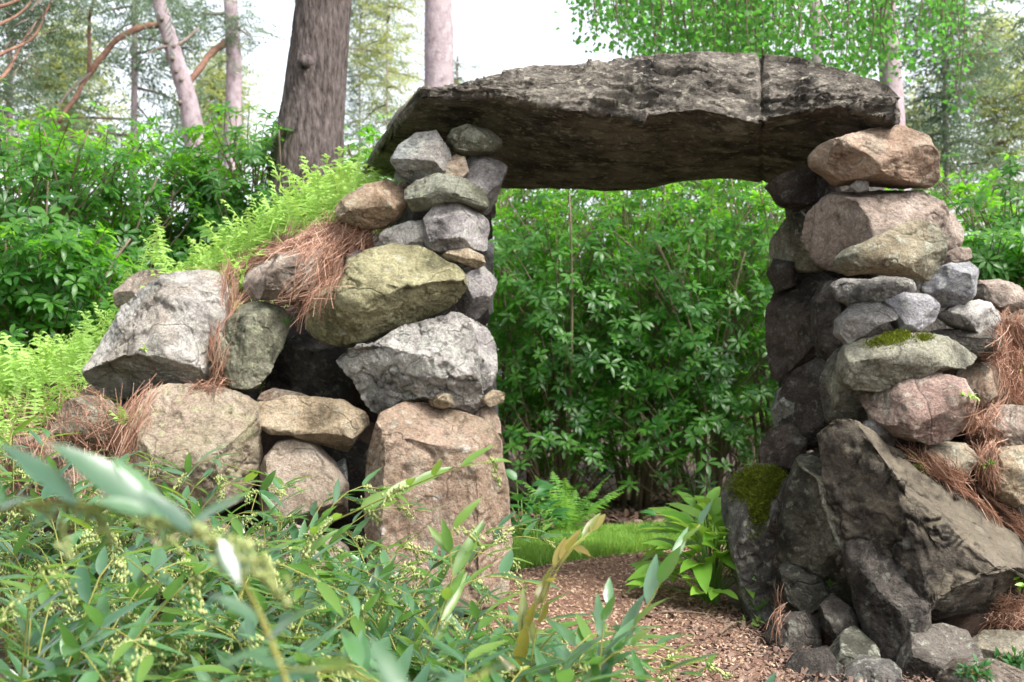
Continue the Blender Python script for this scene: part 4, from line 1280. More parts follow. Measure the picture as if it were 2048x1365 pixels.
def rhodo_points(rs, n, R, H, low, shell):
    out = []
    while len(out) < n:
        d = unit(rs.normal(size=3))
        r = rs.uniform(shell, 1.0) ** 0.7
        hz = max(.05, math.hypot(d[0], d[1]))
        q = R * r * hz ** .35 / hz
        p = np.array((d[0] * q, d[1] * q, low + (H - low) * (0.5 + 0.5 * d[2] * r)))
        # uneven crown
        k = 1 + 0.28 * math.sin(3 * d[0] + 5 * d[2] + R * 9) + .12 * math.sin(9 * d[1] + 4 * d[0])
        p[:2] *= k
        out.append((p, unit(np.array((d[0] * .8, d[1] * .8, .75 + .3 * d[2])))))
    return out

RH_FILL = []
def rhodo(label, px, D, R, Htop, nw, seed, low=.35, scale=.76, nfill=340, light=False):
    if D > 13:
        scale = 1.15
    nw = int(nw * 1.45)
    rs = np.random.default_rng(seed)
    b = P(px, 900, D)
    b[2] = gz(b[0], b[1])
    H = Htop - b[2]
    t = thing('rhododendron_shrub', label, 'shrub', b, 'rhododendrons forming the hedge')
    tips = rhodo_points(rs, nw, R, H, low * (1 if H > 2 else .3), .55)
    for k in range(7):                                   # main stems
        a = rs.uniform(0, 6.28)
        r = R * rs.uniform(.3, .8)
        end = np.array((math.cos(a) * r, math.sin(a) * r, H * rs.uniform(.6, .92)))
        st = np.array((math.cos(a) * .1, math.sin(a) * .1, -.05))
        pts = bez(st, np.array((end[0] * .35 + rs.normal() * .12, end[1] * .35 + rs.normal() * .12, end[2] * .5)), end, 9)
        V, F = tube(pts, np.linspace(.022, .006, 9), 5)
        link('stem', mesh_np('stem', V, F, M['twig']), t)
    tw = MB()
    for p, nrm in tips:
        o = link('leaf_whorl', (WHML if light or (p[2] > H * .8 and rs.uniform() < .6) else WHM)[rs.integers(8)], t)  # lit leaf copy on crown tops and back rows
        fr = frame(np.cross(nrm, rs.normal(size=3)), nrm)
        sc_ = rs.uniform(.8, 1.2) * scale
        o.matrix_local = Matrix(np.concatenate([np.concatenate([fr.T * sc_, p[:, None]], 1), [[0, 0, 0, 1]]]).tolist())
        if rs.uniform() < .6:
            q = np.array((p[0] * .45, p[1] * .45, max(.1, p[2] - R * .5)))
            V, F = tube(bez(q, (p + q) / 2 + rs.normal(size=3) * .05, p, 4), [.006, .005, .004, .003], 3, False)
            tw.add(V, F)
    tag(tw.build('twigs', M['twig'], t), kind='stuff')
    fl = MB()
    for p, nrm in rhodo_points(rs, nfill, R * .85, H * .93, low, 0.1):
        V, F, W_ = WHN[rs.integers(6)]
        fr = frame(np.cross(nrm + rs.normal(size=3) * .4, rs.normal(size=3)), nrm)
        fl.add((V * rs.uniform(.8, 1.2) * scale) @ fr + p, F, W_ + rs.uniform(0, .9))
    tag(fl.build('inner_foliage', M['rhodo_lit' if light else 'rhodo'], t), kind='stuff')
    return t

RH = [
 ('rhododendron at the far left edge with its top against the pines', 20, 7.6, .85, 2.88, 210),
 ('rhododendron behind the left end of the lime green ferns', 190, 8.2, .85, 2.80, 210),
 ('rhododendron below the leaning pale pine trunk', 360, 8.8, .85, 2.92, 210),
 ('rhododendron standing left of the thick brown trunk', 500, 8.6, .75, 3.08, 200),
 ('rhododendron peeking out between the thick trunk and the slab', 765, 9.6, .6, 3.18, 150),
 ('rhododendron low behind the ferns on the bank', 90, 6.9, .6, 1.95, 130),
 ('rhododendron directly behind the thick brown trunk', 640, 10.4, .8, 2.9, 110),
 ('rhododendron behind the inner edge of the left wall', 985, 10.2, .8, 3.1, 190),
 ('rhododendron in the left half of the arch opening', 1120, 9.7, .75, 2.75, 230),
 ('rhododendron filling the middle of the arch opening', 1270, 9.9, .8, 2.95, 240),
 ('rhododendron in the right half of the arch opening', 1410, 9.6, .8, 2.85, 240),
 ('rhododendron behind the inner face of the pillar', 1560, 9.9, .85, 3.0, 200),
 ('taller rhododendron in the back row left of the opening', 1060, 11.6, .95, 4.1, 190),
 ('taller rhododendron in the back row mid opening', 1330, 11.8, 1.0, 4.15, 200),
 ('taller rhododendron in the back row right of the opening', 1530, 11.7, 1.0, 4.0, 180),
 ('tall far rhododendron in the back row showing at the left under the lintel', 1080, 14.0, 1.3, 4.9, 150),
 ('tall far rhododendron in the back row showing in the middle under the lintel', 1280, 14.4, 1.3, 5.0, 150),
 ('tall far rhododendron in the back row showing at the right under the lintel', 1480, 14.1, 1.3, 4.9, 150),
 ('rhododendron behind the pillar with its top under the conifers', 1900, 8.6, .8, 2.45, 170),
 ('rhododendron at the right edge beyond the pillar', 2040, 8.3, .9, 2.72, 190),
 ('rhododendron low behind the right bank stones', 1960, 7.2, .6, 1.9, 120),
]
for k, (lab, px, D, R, Ht, nw) in enumerate(RH):
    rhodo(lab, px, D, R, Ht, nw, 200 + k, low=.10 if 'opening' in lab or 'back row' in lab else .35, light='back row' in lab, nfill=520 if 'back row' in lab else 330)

# ------------------------------------------------------------------ trees
def bark_tube(pts, rad, seg, furrow, seed, sc=26.0):
    V, F = tube(pts, rad, seg, True)
    n = vnormals(V, F)
    k_ = len(V) // 2
    if n[k_] @ (V[k_] - np.asarray(pts)[k_ // seg]) < 0:
        n = -n
    c = V * np.array((sc, sc, sc * .2))
    d = np.abs(fbm(c, 4, seed, .6))
    d2 = fbm(V * np.array((2, 2, .8)), 3, seed + 3)
    return V - n * (furrow * np.exp(-(d / .16) ** 2) - furrow * .8 * d2)[:, None], F

def needle_crown(centers, rs, n, size, spread, nl=14):
    """drooping sprays of needles scattered round branch points"""
    mb = MB()
    for k in range(n):
        c = centers[rs.integers(len(centers))] + rs.normal(size=3) * spread
        d = unit(rs.normal(size=3) * np.array((1, 1, .35)) + np.array((0, 0, -.15)))
        up = unit(np.array((0, 0, 1)) + rs.normal(size=3) * .25)
        s = unit(np.cross(d, up))
        V, F = [], []
        for q in range(nl):
            t = q / nl
            b = c + d * size * t - up * size * .18 * t * t
            sg = 1 if q % 2 else -1
            tip = b + (s * sg * .55 + d * .55) * size * .33 * (1.1 - t) + rs.normal(size=3) * size * .03 - up * size * .05
            wv = d * size * .035
            i = len(V)
            V += [b - wv, b + wv, tip]
            F.append((i, i + 1, i + 2))
        mb.add(V, F, rs.uniform(0, 1))
    return mb

def tree(label, pts_px, D, widths, bark, seed, cat='tree', name='pine_tree', furrow=.006, seg=14, crown=None, group=None, npts=40):
    """pts_px from the top down to the ground; the trunk keeps rising above the frame"""
    rs = np.random.default_rng(seed)
    pts = np.array([P(a, b, D) for a, b in pts_px])
    base = pts[-1].copy()
    base[2] = gz(base[0], base[1])
    pts[-1] = base - (0, 0, .1)
    ws = np.array(widths) / FPX * D / 2
    tt = np.concatenate([[0], np.cumsum(np.linalg.norm(np.diff(pts, axis=0), axis=1))])
    tt /= tt[-1]
    sp = spline(pts, npts)
    rad = np.interp(np.linspace(0, 1, npts), tt, ws)
    t = thing(name, label, cat, base, group)
    V, F = bark_tube(sp, rad, seg, furrow, seed)
    link('trunk', mesh_np('trunk', V - base, F, bark), t)
    return t, base, sp, rs

def add_crown(t, base, centers, rs, n, size, spread, mat, name='crown', nl=14):
    mb = needle_crown(np.asarray(centers), rs, n, size, spread, nl)
    o = mb.build(name, mat, None, None, True)
    o.data.transform(Matrix.Translation(Vector(-np.asarray(base))))
    o.parent = t
    return o

def branch(t, base, pts, r0, r1, mat, name='branch', n=16, seg=6):
    sp = spline(pts, n)
    V, F = tube(sp, np.linspace(r0, r1, n), seg)
    V = V + r0 * .5 * np.stack([gnoise(V * 5, q) for q in (1, 2, 3)], -1)
    return link(name, mesh_np(name, V - base, F, mat), t)

# the thick brown trunk left of the slab
t1, b1, sp1, rs1 = tree('thick brown furrowed pine trunk rising behind the lime green ferns', [(668,-900),(655,-300),(648,0),(636,120),(626,220),(616,300),(606,460)], 8.4, [70,100,114,121,130,146,170], M['bark'], 301, furrow=.009, seg=150, npts=320)
kn = P(611, 124, 8.4 - .215)
ring = bez(kn + (0, .05, 0), kn + (0, 0, 0), kn + (-.01, -.045, -.015), 6)
V, F = tube(ring, [.065, .062, .055, .042, .03, .014], 12)
V = V + vnormals(V, F) * (0.012 * fbm(V * 30, 3, 8))[:, None]
link('knot', mesh_np('knot', V - b1, F, M['bark']), t1)
add_crown(t1, b1, [P(668, -900, 8.4) + rs1.normal(size=3) * np.array((1.1, 1.1, .4)) for _ in range(30)], rs1, 500, .5, .3, M['conifer'])

# pale pines
t2, b2, sp2, rs2 = tree('pale lilac pine trunk leaning to the left', [(270,-260),(302,-60),(328,40),(352,120),(376,200),(388,270),(396,420)], 15.5, [20,26,30,34,38,44,52], M['palebark'], 302)
branch(t2, b2, [P(322,50,15.5),P(280,55,15.3),P(235,80,15.1),P(205,112,15.0),P(178,150,14.9),P(150,195,14.8),P(116,246,14.7)], .048, .026, M['redbark'], n=26, seg=8)
branch(t2, b2, [P(182,145,14.9),P(160,165,14.8),P(128,195,14.7),P(112,225,14.6)], .02, .008, M['greybranch'])
branch(t2, b2, [P(178,150,14.9),P(180,110,14.85),P(178,60,14.8),P(182,20,14.6),P(205,-30,14.5)], .03, .02, M['redbark'])
branch(t2, b2, [P(345,95,15.4),P(370,80,15.6),P(398,55,15.8)], .03, .015, M['greybranch'])
branch(t2, b2, [P(333,93,15.4),P(312,98,15.3),P(296,107,15.2)], .025, .01, M['greybranch'])
for px, py in [(322,38),(332,84),(345,118),(352,143),(362,160),(360,205)]:
    a = P(px, py, 15.5 - .12)
    V, F = tube([a + (0, .08, 0), a + (0, -.02, 0)], [.045, .028], 7)
    link('branch_stub', mesh_np('branch_stub', V - b2, F, M['greybranch']), t2)
add_crown(t2, b2, [P(270 + rs2.normal() * 90, -150 + rs2.normal() * 90, 15.5 + rs2.normal()) for _ in range(20)], rs2, 420, .55, .3, M['conifer'])

t3, b3, sp3, rs3 = tree('slender straight pale pine trunk right of the leaning one', [(448,-300),(458,-60),(463,40),(468,130),(466,230),(466,420)], 19.0, [22,26,29,32,34,40], M['palebark'], 303)
branch(t3, b3, [P(450,85,19),P(430,100,18.8),P(405,128,18.6),P(383,160,18.5),P(366,190,18.4)], .07, .04, M['redbark'])
branch(t3, b3, [P(455,25,19),P(430,28,18.9),P(404,26,18.8)], .03, .015, M['greybranch'])
branch(t3, b3, [P(475,55,18.8),P(495,70,18.6),P(505,78,18.5)], .02, .01, M['greybranch'])
add_crown(t3, b3, [P(485 + rs3.normal() * 14, 62 + rs3.normal() * 16, 18.8) for _ in range(6)] + [P(400 + rs3.normal() * 40, 20 + rs3.normal() * 20, 18.8) for _ in range(6)] + [P(450 + rs3.normal() * 90, -220 + rs3.normal() * 80, 19) for _ in range(20)], rs3, 420, .5, .2, M['conifer'])

t4, b4, sp4, rs4 = tree('straight pale lilac pine trunk directly left of the white sky gap', [(872,-320),(876,-60),(877,20),(878,90),(879,170),(880,420)], 14.0, [48,56,58,60,62,70], M['palebark'], 304, furrow=.01)
add_crown(t4, b4, [P(872 + rs4.normal() * 120, -330 + rs4.normal() * 90, 14) for _ in range(24)], rs4, 420, .55, .3, M['conifer'])

t5, b5, sp5, rs5 = tree('pale pine trunk rising behind the right end of the slab', [(1762,-320),(1768,-60),(1772,20),(1778,110),(1785,210),(1790,420)], 13.0, [34,40,42,44,48,56], M['palebark'], 305)
add_crown(t5, b5, [P(1770 + rs5.normal() * 110, -330 + rs5.normal() * 90, 13) for _ in range(24)], rs5, 380, .5, .3, M['conifer'])

# red limbed pine at the top left corner
t6, b6, sp6, rs6 = tree('red limbed pine leaning in at the top left corner', [(-60,-260),(-50,-60),(-45,60),(-40,200),(-36,420)], 11.5, [30,40,44,50,60], M['redbark'], 306)
for pts in [[(-45,20),(20,8),(60,-20),(100,-60)], [(-45,60),(10,45),(48,20),(70,-10)], [(-40,130),(20,100),(60,80),(110,-20)], [(-40,190),(10,150),(28,120),(60,60),(125,-10)]]:
    branch(t6, b6, [P(a, c, 11.5 + .2 * i) for i, (a, c) in enumerate(pts)], .024, .007, M['redbark'])
    for q in range(5):
        a, c = pts[1 + q % (len(pts) - 1)]
        a += rs6.uniform(-20, 20); c += rs6.uniform(-12, 12)
        branch(t6, b6, [P(a, c, 11.8), P(a + rs6.uniform(-5, 30), c + rs6.uniform(-30, 20), 11.9), P(a + rs6.uniform(0, 60), c + rs6.uniform(-40, 60), 12)], .008, .003, M['greybranch'], name='twig', n=6, seg=4)
add_crown(t6, b6, [P(rs6.uniform(-40, 150), rs6.uniform(-60, 70), 12.3) for _ in range(14)] + [P(rs6.uniform(-40, 60), rs6.uniform(60, 200), 12.3) for _ in range(6)], rs6, 520, .34, .18, M['conifer'])

# conifers further back: trunk, limbs, crown
def conifer(label, px, D, pybase, pytop, halfw, mat, seed, n=900, size=.9, lean=0, ragged=.5, wtrunk=20):
    t, b, sp, rs = tree(label, [(px + lean, pytop), (px + lean * .5, (pytop + pybase) / 2), (px, pybase)], D, [3, wtrunk * .6, wtrunk], M['palebark'], seed, name='conifer', cat='conifer', furrow=.01, seg=8)
    cen = []
    m = 46
    for k in range(m):
        f = (k + .5) / m
        py = pytop + (pybase - pytop) * f
        w_ = halfw * (.18 + .82 * f ** .7) * rs.uniform(1 - ragged, 1.1)
        a = rs.uniform(0, 6.28)
        root = P(px + lean * (1 - f), py, D)
        e = np.array((math.cos(a), math.sin(a), 0)) * w_ / FPX * D + np.array((0, 0, -.12 * w_ / FPX * D + rs.normal() * .15))
        pts = [root, root + e * .5 + (0, 0, .08), root + e]
        if k % 2 == 0:
            branch(t, b, pts, .03, .008, M['greybranch'], n=6, seg=4)
        for q in np.linspace(.3, 1, 5):
            cen.append(root + e * q)
    add_crown(t, b, cen, rs, int(n * 1.35), size, size * .3, mat, nl=12)
    return t

conifer('hazy blue green conifer behind the leaning pale trunk', 270, 21, 330, -420, 230, M['conifer'], 401, 950, .75)
conifer('yellow green conifer left of the leaning pale trunk', 130, 25, 330, 60, 150, M['conifer_y'], 402, 800, .8)
conifer('low yellow green conifer between the two slender trunks', 440, 26, 330, 120, 110, M['conifer_y'], 403, 520, .75)
conifer('dusky blue green conifer at the far left', 20, 20, 330, -160, 130, M['conifer'], 404, 330, .7)
conifer('thin hazy conifer between the thick trunk and the straight pale one', 775, 27, 330, -420, 150, M['conifer_y'], 405, 900, .75, wtrunk=6)
conifer('bluish conifer behind the straight pale trunk', 720, 30, 330, -200, 130, M['conifer'], 406, 620, .8, wtrunk=6)
conifer('small conifer tip at the right of the straight pale trunk', 915, 28, 330, 120, 40, M['conifer'], 407, 160, .6)
conifer('grey green conifer beyond the right end of the slab', 1890, 17, 420, -200, 170, M['conifer'], 408, 800, .62)
conifer('yellow tipped conifer near the right edge', 1990, 20, 420, 40, 150, M['conifer_y'], 409, 800, .7)
conifer('dark conifer leaning in at the top right corner', 2110, 15, 420, -250, 120, M['conifer'], 410, 380, .6)
conifer('distant yellow green conifer behind the right hedge', 1830, 27, 420, 190, 110, M['conifer_y'], 411, 420, .7)

# bright leafy tree whose branches hang in above the slab
t7, b7, sp7, rs7 = tree('broadleaf tree with bright green drooping branches above the slab', [(1600,-420),(1622,-100),(1630,20),(1634,120),(1636,420)], 12.0, [14,20,22,24,30], M['palebark'], 307, name='broadleaf_tree', npts=30)
lv = [leaf_geo(.052, .044, 4, .2, .3, 0, .4, .7) for _ in range(3)]
fol = MB()
nb = 0
for k in range(250):
    if k < 200:
        px = rs7.choice([rs7.uniform(1240, 1760), rs7.uniform(1240, 1560)])
        bot = rs7.uniform(60, 190) if px > 1290 else rs7.uniform(40, 120)
    elif k < 222:
        px = rs7.uniform(1840, 1925)
        bot = rs7.uniform(20, 240) if px > 1895 else rs7.uniform(20, 110)
    elif k < 230:
        px = rs7.uniform(1172, 1200)
        bot = rs7.uniform(30, 118)
    else:
        px = rs7.uniform(1700, 1830)
        bot = rs7.uniform(60, 180)
    Dd = rs7.uniform(9.5, 13.5)
    top = bot - rs7.uniform(110, 260)
    a, c = P(px - rs7.uniform(-30, 30), top, Dd), P(px, bot, Dd)
    pts = bez(a, (a + c) / 2 + rs7.normal(size=3) * .12, c, 8)
    if True:
        V, F = tube(pts, np.linspace(.010, .003, 8), 3, False)
        link('branch', mesh_np('branch', V - b7, F, M['twig']), t7)
    for q in range(46):
        f_ = rs7.uniform(.05, 1)
        c0 = pts[min(7, int(f_ * 7.99))] + rs7.normal(size=3) * np.array((.10, .10, .07))
        d = unit(rs7.normal(size=3) * np.array((1, 1, .5)) + np.array((0, 0, -.6)))
        V, F = lv[rs7.integers(3)]
        s_ = rs7.uniform(.7, 1.2)
        fol.add((V * s_) @ frame(d, rs7.normal(size=3)) + c0, F, rs7.uniform(0, 1))
o = fol.build('foliage', M['katsura'])
o.data.transform(Matrix.Translation(Vector(-b7)))
o.parent = t7
tag(o, kind='stuff')
# limb joining the trunk to the hanging sprays, above the frame
for (px, py) in [(1300, -160), (1450, -200), (1750, -180), (1900, -140), (1190, -120)]:
    branch(t7, b7, [P(1610, -300, 12), P((1610 + px) / 2, -330, 11.8), P(px, py, 11.5)], .06, .02, M['palebark'], name='limb')
# ------------------------------------------------------------------ arching foreground shrubs
rsL = np.random.default_rng(71)
LEAF = [leaf_geo(.120 * s_, .0265 * w_, 7, .30, c_, .004, .38, .9) for s_, w_, c_ in [(1, 1, .10), (1.1, .9, .16), (.9, 1.1, .02), (1.05, 1.05, .22), (.8, 1.05, .10), (1.15, .95, .06)]]
LM = [mesh_np('leaf', v, f, M['shrub']) for v, f in LEAF]
LMN = [mesh_np('leaf', v, f, M['shrub_new']) for v, f in LEAF]
LMR = [mesh_np('leaf', v, f, M['red_leaf']) for v, f in LEAF]

def raceme_geo(rs, L_, n):
    mb = MB()
    pts = bez((0, 0, 0), (L_ * .55, 0, .1 * L_), (L_ * .75, 0, -L_ * .55), 8)
    V, F = tube(pts, .0012, 3, False)
    mb.add(V, F, .3)
    oc = np.array([(1, 0, 0), (0, 1, 0), (-1, 0, 0), (0, -1, 0), (0, 0, 1), (0, 0, -1)], float)
    OF = np.array([(0, 1, 4), (1, 2, 4), (2, 3, 4), (3, 0, 4), (1, 0, 5), (2, 1, 5), (3, 2, 5), (0, 3, 5)])
    for k in range(n):
        c = pts[min(7, 1 + int(k / n * 7))] + rs.normal(size=3) * .0042
        c[2] -= .002
        mb.add(oc * np.array((.0025, .0025, .0048)) * rs.uniform(.7, 1.2) + c, OF, rs.uniform(0, 1))
    return mb.mesh('flower_cluster', M['flower'])
RAC = [raceme_geo(rsL, l_, 34) for l_ in (.055, .065, .05, .07)]

def put(name, me, t, base, loc, d, up, s=1.0):
    o = bpy.data.objects.new(name, me)
    COL.objects.link(o)
    o.parent = t
    fr = frame(d, up)
    p = np.asarray(loc) - base
    o.matrix_local = Matrix(np.concatenate([np.concatenate([fr.T * s, p[:, None]], 1), [[0, 0, 0, 1]]]).tolist())
    return o

def stem_with_leaves(t, base, pts, rs, nleaf, lscale, flow, mats=LM, r=.0028, t0=.25, flat=.8, newtip=True, upv=(0, 0, 1)):
    sp = spline(pts, 16)
    V, F = tube(sp, np.linspace(r, r * .45, 16), 5)
    link('stem', mesh_np('stem', V - base, F, M['stem']), t)
    T = unit(np.gradient(sp, axis=0))
    for k in range(nleaf):
        f_ = t0 + (1 - t0) * (k + .5) / nleaf
        i = min(15, int(f_ * 15.99))
        p = sp[i]
        d0 = T[i]
        side = np.cross(d0, (0, 0, 1))
        side = unit(side) if np.linalg.norm(side) > .1 else unit(rs.normal(size=3))
        sg = 1 if k % 2 else -1
        d = unit(side * sg * flat + d0 * rs.uniform(.35, .9) + np.array((0, 0, rs.uniform(-.10, .38))) + rs.normal(size=3) * .10)
        ms = mats
        if newtip and f_ > .72 and mats is LM and rs.uniform() < .3:
            ms = LMN
        put('leaf', ms[rs.integers(6)], t, base, p, d, np.array(upv) + rs.normal(size=3) * .17, lscale * rs.uniform(.7, 1.12) * (1 - .25 * (f_ > .9)))
        if rs.uniform() < flow and f_ > .35:
            put('flower_cluster', RAC[rs.integers(4)], t, base, p, np.cross((0, 0, 1), d) + rs.normal(size=3) * .5, (0, 0, 1), rs.uniform(1.0, 1.5) * lscale)
    return sp

def shrub(label, px, D, H, nst, nl, seed, R=.42, flow=.16, ls=1.08, bias=(0, 0)):
    rs = np.random.default_rng(seed)
    b = P(px, 900, D)
    b[2] = gz(b[0], b[1])
    t = thing('arching_shrub', label, 'shrub', b, 'arching leafy shrubs in front of the wall')
    for k in range(nst):
        a = rs.uniform(0, 6.283)
        d = np.array((math.cos(a) + bias[0], math.sin(a) * .8 + bias[1], 0))
        r0 = rs.uniform(0, .12)
        root = b + d * r0 + (0, 0, -.02)
        h = H * rs.uniform(.55, 1.08)
        reach = R * rs.uniform(.5, 1.2)
        p1 = root + d * reach * .25 + (0, 0, h * .7)
        p2 = root + d * reach * .7 + (0, 0, h)
        p3 = root + d * reach * 1.15 + (0, 0, h * rs.uniform(.85, 1.0))
        stem_with_leaves(t, b, [root, p1, p2, p3], rs, nl, ls, flow, t0=.22)
    return t

SH = [
 ('arching shrub at the far left edge below the heaped pine needles', 30, 4.1, .80, 12, 15),
 ('arching shrub in front of the wide beige boulder', 280, 4.1, .66, 13, 15),
 ('arching shrub below the smooth beige granite boulder', 540, 4.0, .58, 14, 15),
 ('arching shrub in front of the tall upright brown boulder', 770, 3.9, .46, 14, 15),
 ('arching shrub at the corner of the wall beside the wood chips', 950, 3.7, .16, 8, 14),
 ('arching shrub with many cream flowers left of centre', 170, 3.1, .62, 14, 16),
 ('arching shrub behind the blurred stem', 430, 3.0, .50, 15, 16),
 ('arching shrub with cream flowers in the lower middle', 680, 3.0, .50, 15, 16),
 ('arching shrub spreading over the left side of the path', 880, 2.9, .42, 14, 15),
 ('arching shrub low at the lower left corner', 40, 2.3, .60, 14, 16),
 ('arching shrub at the bottom below the blurred stem', 360, 2.2, .46, 14, 16),
 ('arching shrub at the bottom left of the path', 660, 2.2, .45, 14, 16),
 ('arching shrub nearest the path at the bottom', 930, 2.15, .42, 13, 15),
 ('low arching shrub at the bottom right on the wood chips', 1180, 2.2, .38, 9, 13),
 ('arching shrub with its tips over the left edge of the wood chips', 1060, 2.7, .34, 11, 14),
]
for k, (lab, px, D, H, ns, nl) in enumerate(SH):
    shrub(lab, px, D, H, min(int(ns * 1.5), 296 // nl), nl, 500 + k, flow=.34 if 'cream' in lab else .2)

def hero(label, px, D, stems, seed, flow=0.0, mats=LM, ls=1.0, nl=12, newtip=False, name='arching_shrub', upv=(0, 0, 1)):
    rs = np.random.default_rng(seed)
    b = P(px, 900, D)
    b[2] = gz(b[0], b[1])
    t = thing(name, label, 'shrub', b, 'arching leafy shrubs in front of the wall')
    for st in stems:
        pts = [b + rs.normal(size=3) * np.array((.04, .04, 0))] + [P(a, c, d) for a, c, d in st]
        stem_with_leaves(t, b, pts, rs, nl, ls, flow, mats, t0=.45, newtip=newtip, upv=upv)
    return t

def near_stem():
    rs = np.random.default_rng(601)
    b = P(600, 900, 1.0)
    b[2] = gz(b[0], b[1])
    t = thing('arching_shrub', 'blurred arching stem close to the lens with hanging pale flowers', 'shrub', b, 'arching leafy shrubs in front of the wall')
    sp = spline([b] + [P(x, y, d) for x, y, d in [(560, 1330, 1.02), (500, 1190, 1.02), (430, 1090, 1.0), (330, 1045, .99), (200, 1015, .98), (60, 1008, .97), (-70, 1045, .96)]], 40)
    V, F = tube(sp, np.linspace(.004, .002, 40), 6)
    link('stem', mesh_np('stem', V - b, F, M['stem']), t)
    meshes = [mesh_np('leaf', *leaf_geo(.072, w_, 8, .22, c_, .004, .40, .8), M['shrub']) for w_, c_ in [(.024, .1), (.027, .02), (.022, .16)]]
    for bx, by, tx, ty, D in [(155, 1012, 5, 890, .97), (305, 1035, 118, 884, .98), (330, 1045, 222, 925, 1.0), (10, 1012, -60, 905, .96), (-10, 1025, 58, 990, .97), (300, 1030, 190, 1000, .96),
                              (385, 1065, 285, 985, .98), (372, 1060, 485, 992, 1.0), (438, 1078, 478, 1170, .98), (470, 1150, 395, 1110, 1.03), (535, 1285, 628, 1200, .95), (515, 1240, 420, 1190, 1.05),
                              (545, 1300, 440, 1330, 1.04), (395, 1070, 440, 985, 1.03), (120, 1010, 60, 1060, 1.02)]:
        a, c = P(bx, by, D), P(tx, ty, D - .012)
        put('leaf', meshes[rs.integers(3)], t, b, a, c - a, np.array((.1, -.45, .9)) + rs.normal(size=3) * .12, np.linalg.norm(c - a) / .068)
    for px, py, s_ in [(28, 1012, 1.0), (122, 1012, 1.0), (228, 1020, .9), (300, 1040, .7), (345, 1052, .9), (402, 1072, .7), (425, 1085, 1.0), (470, 1140, .9), (428, 1092, .8)]:
        put('flower_cluster', RAC[rs.integers(4)], t, b, P(px, py, .985), (0.3, 1, 0) + rs.normal(size=3) * .4, (0, 0, 1), s_ * .95)
near_stem()
hero('blurred leafy shoot at the bottom close to the lens', 900, .9, [[(820,1400,.9),(720,1350,.9),(640,1330,.88),(560,1340,.88)], [(880,1400,.9),(930,1360,.9),(980,1340,.9)]], 602, .1, LM, .7, 8, upv=(0, -.8, .8))
hero('sprig with cream flowers reaching across the tall brown boulder', 700, 2.9, [[(640,1060,2.85),(740,1010,2.8),(840,965,2.75),(920,935,2.7),(985,922,2.7)], [(880,1240,2.6),(905,1150,2.6),(900,1090,2.6),(905,1060,2.6)]], 603, .55, LMN, 1.0, 13, upv=(0, -.7, .7))
hero('shoot with bronze tinted leaves above the wood chips', 1080, 2.5, [[(1060,1250,2.5),(1085,1180,2.5),(1120,1120,2.5),(1165,1075,2.5)], [(1080,1230,2.5),(1100,1165,2.5),(1140,1105,2.5),(1180,1065,2.5)]], 604, 0, LMR, 1.1, 9, upv=(0, -.5, .8))
hero('thin bluish leaved shoots over the path', 1180, 2.4, [[(1230,1310,2.35),(1290,1220,2.35),(1330,1150,2.35),(1370,1080,2.35),(1400,1050,2.35)], [(1200,1330,2.3),(1205,1270,2.3),(1215,1210,2.3)], [(1190,1340,2.3),(1240,1300,2.3),(1300,1290,2.3),(1400,1320,2.3)]], 605, 0, LM, 1.1, 9)

# ------------------------------------------------------------------ small plants and sticks
def sprig_plant(name, label, px, py, n, size, mat, seed, lw=.4, group=None):
    rs = np.random.default_rng(seed)
    c = cast(px, py)
    b = c[0] if c is not None else P(px, py, 4.6)
    t = thing(name, label, 'plant', b, group)
    g = [mesh_np('leaf', *leaf_geo(size, size * lw, 4, .2, .2), M[mat]) for _ in range(2)]
    for k in range(n):
        d = unit(rs.normal(size=3) * np.array((1, .7, .3)) + np.array((0, -.4, .5)))
        p = b + d * size * rs.uniform(.1, 1.6)
        V, F = tube([b, (b + p) / 2 + rs.normal(size=3) * size * .1, p], .0012, 3, False)
        link('stalk', mesh_np('stalk', V - b, F, M['stem']), t)
        for q in range(3):
            put('leaf', g[q % 2], t, b, p, unit(d + rs.normal(size=3) * .8), np.array((0, -.3, 1)) + rs.normal(size=3) * .3, rs.uniform(.6, 1.1))
    return t
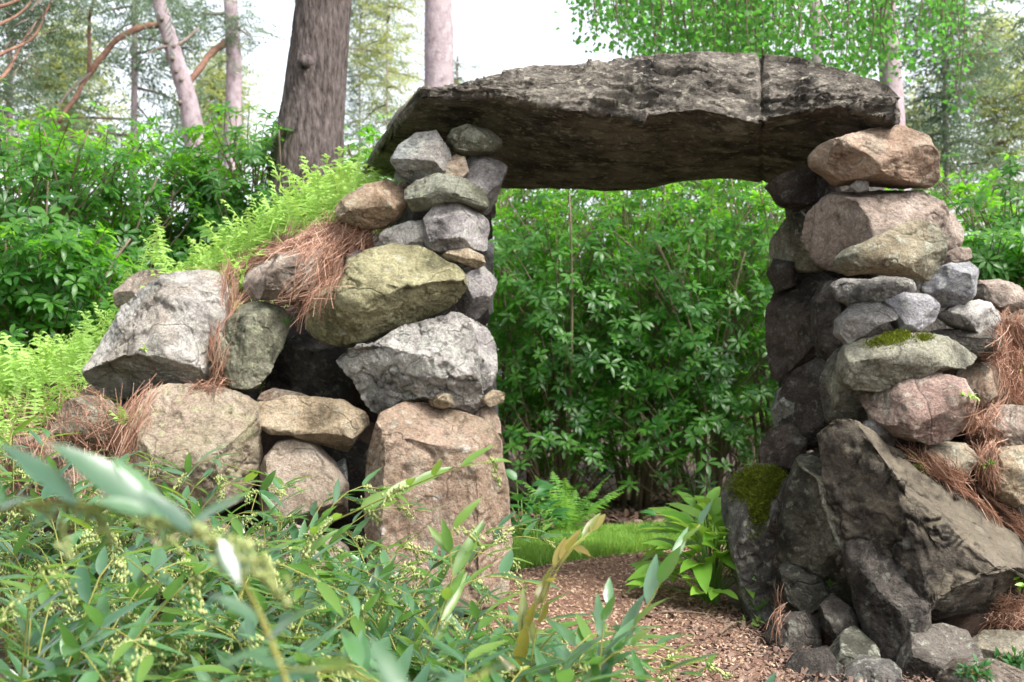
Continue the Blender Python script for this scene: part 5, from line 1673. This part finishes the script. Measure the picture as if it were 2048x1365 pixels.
for lab, px, py, n, s_, m_, sd in [
    ('creeping plant with small dark leaves in the bottom right corner', 2020, 1330, 40, .04, 'darkplant', 701),
    ('creeping plant below the grey block at the bottom right', 1950, 1350, 24, .035, 'darkplant', 702),
    ('bright green seedling at the right edge beside the huge dark boulder', 2030, 1165, 12, .055, 'hosta', 703),
    ('small weeds growing in the pine needles on the right bank', 1975, 940, 10, .035, 'fern', 704),
    ('small weed sprouting beside the orange stone of the pillar', 1935, 795, 6, .03, 'bankfern', 705),
    ('tiny weed at the top of the right bank', 2040, 740, 8, .035, 'bankfern', 706),
    ('small weed clinging to the big pale boulder', 290, 700, 4, .022, 'bankfern', 707),
    ('small weed between the path and the moss capped boulder', 1500, 1255, 8, .035, 'bankfern', 708)]:
    sprig_plant('small_plant', lab, px, py, n, s_, m_, sd)

def stick(label, a, b, r):
    ca, cb = cast(*a), cast(*b)
    pa = ca[0] + (0, 0, .02)
    pb = cb[0] + (0, 0, .02)
    pts = bez(pa, (pa + pb) / 2 + (0.01, 0.02, .015), pb, 7)
    V, F = tube(pts, np.linspace(r, r * .6, 7), 6)
    c = pts.mean(0)
    tag(link('fallen_twig', mesh_np('fallen_twig', V - c, F, M['twig']), None, Vector(c)), label, 'twig')
stick('dead twig lying across the far end of the wood chips', (1085, 1156), (1138, 1151), .008)
stick('dead twig on the path pointing at the hosta', (1440, 1278), (1475, 1255), .006)
stick('long thin dead twig in the middle of the path', (1300, 1237), (1420, 1239), .004)

# ------------------------------------------------------------------ unseen wood left of and behind the viewer, added to cut sky light
def unseen_wood():
    rs = np.random.default_rng(91)
    mb = MB()
    for k in range(16):
        a = math.radians(rs.uniform(188, 292))
        r = rs.uniform(6.5, 11)
        x, y = math.sin(a) * r, math.cos(a) * r + 2.0
        h = rs.uniform(7, 11)
        b = np.array((x, y, gz(x, y) - .1))
        V, F = tube(spline([b, b + (rs.normal() * .2, rs.normal() * .2, h * .5), b + (0, 0, h)], 10), np.linspace(.17, .05, 10), 7)
        mb.add(V, F, .1)
        c = needle_crown([b + np.array((rs.normal() * .9, rs.normal() * .9, z)) for z in rs.uniform(.6, h, 40)], rs, 300, .9, .35, 10)
        mb.add(np.concatenate(c.V), np.concatenate(c.F), np.concatenate(c.W))
    tag(mb.build('unseen_wood', M['conifer']), 'unseen conifer wood added left and behind to cut sky light', 'unseen_wood', kind='stuff')
unseen_wood()
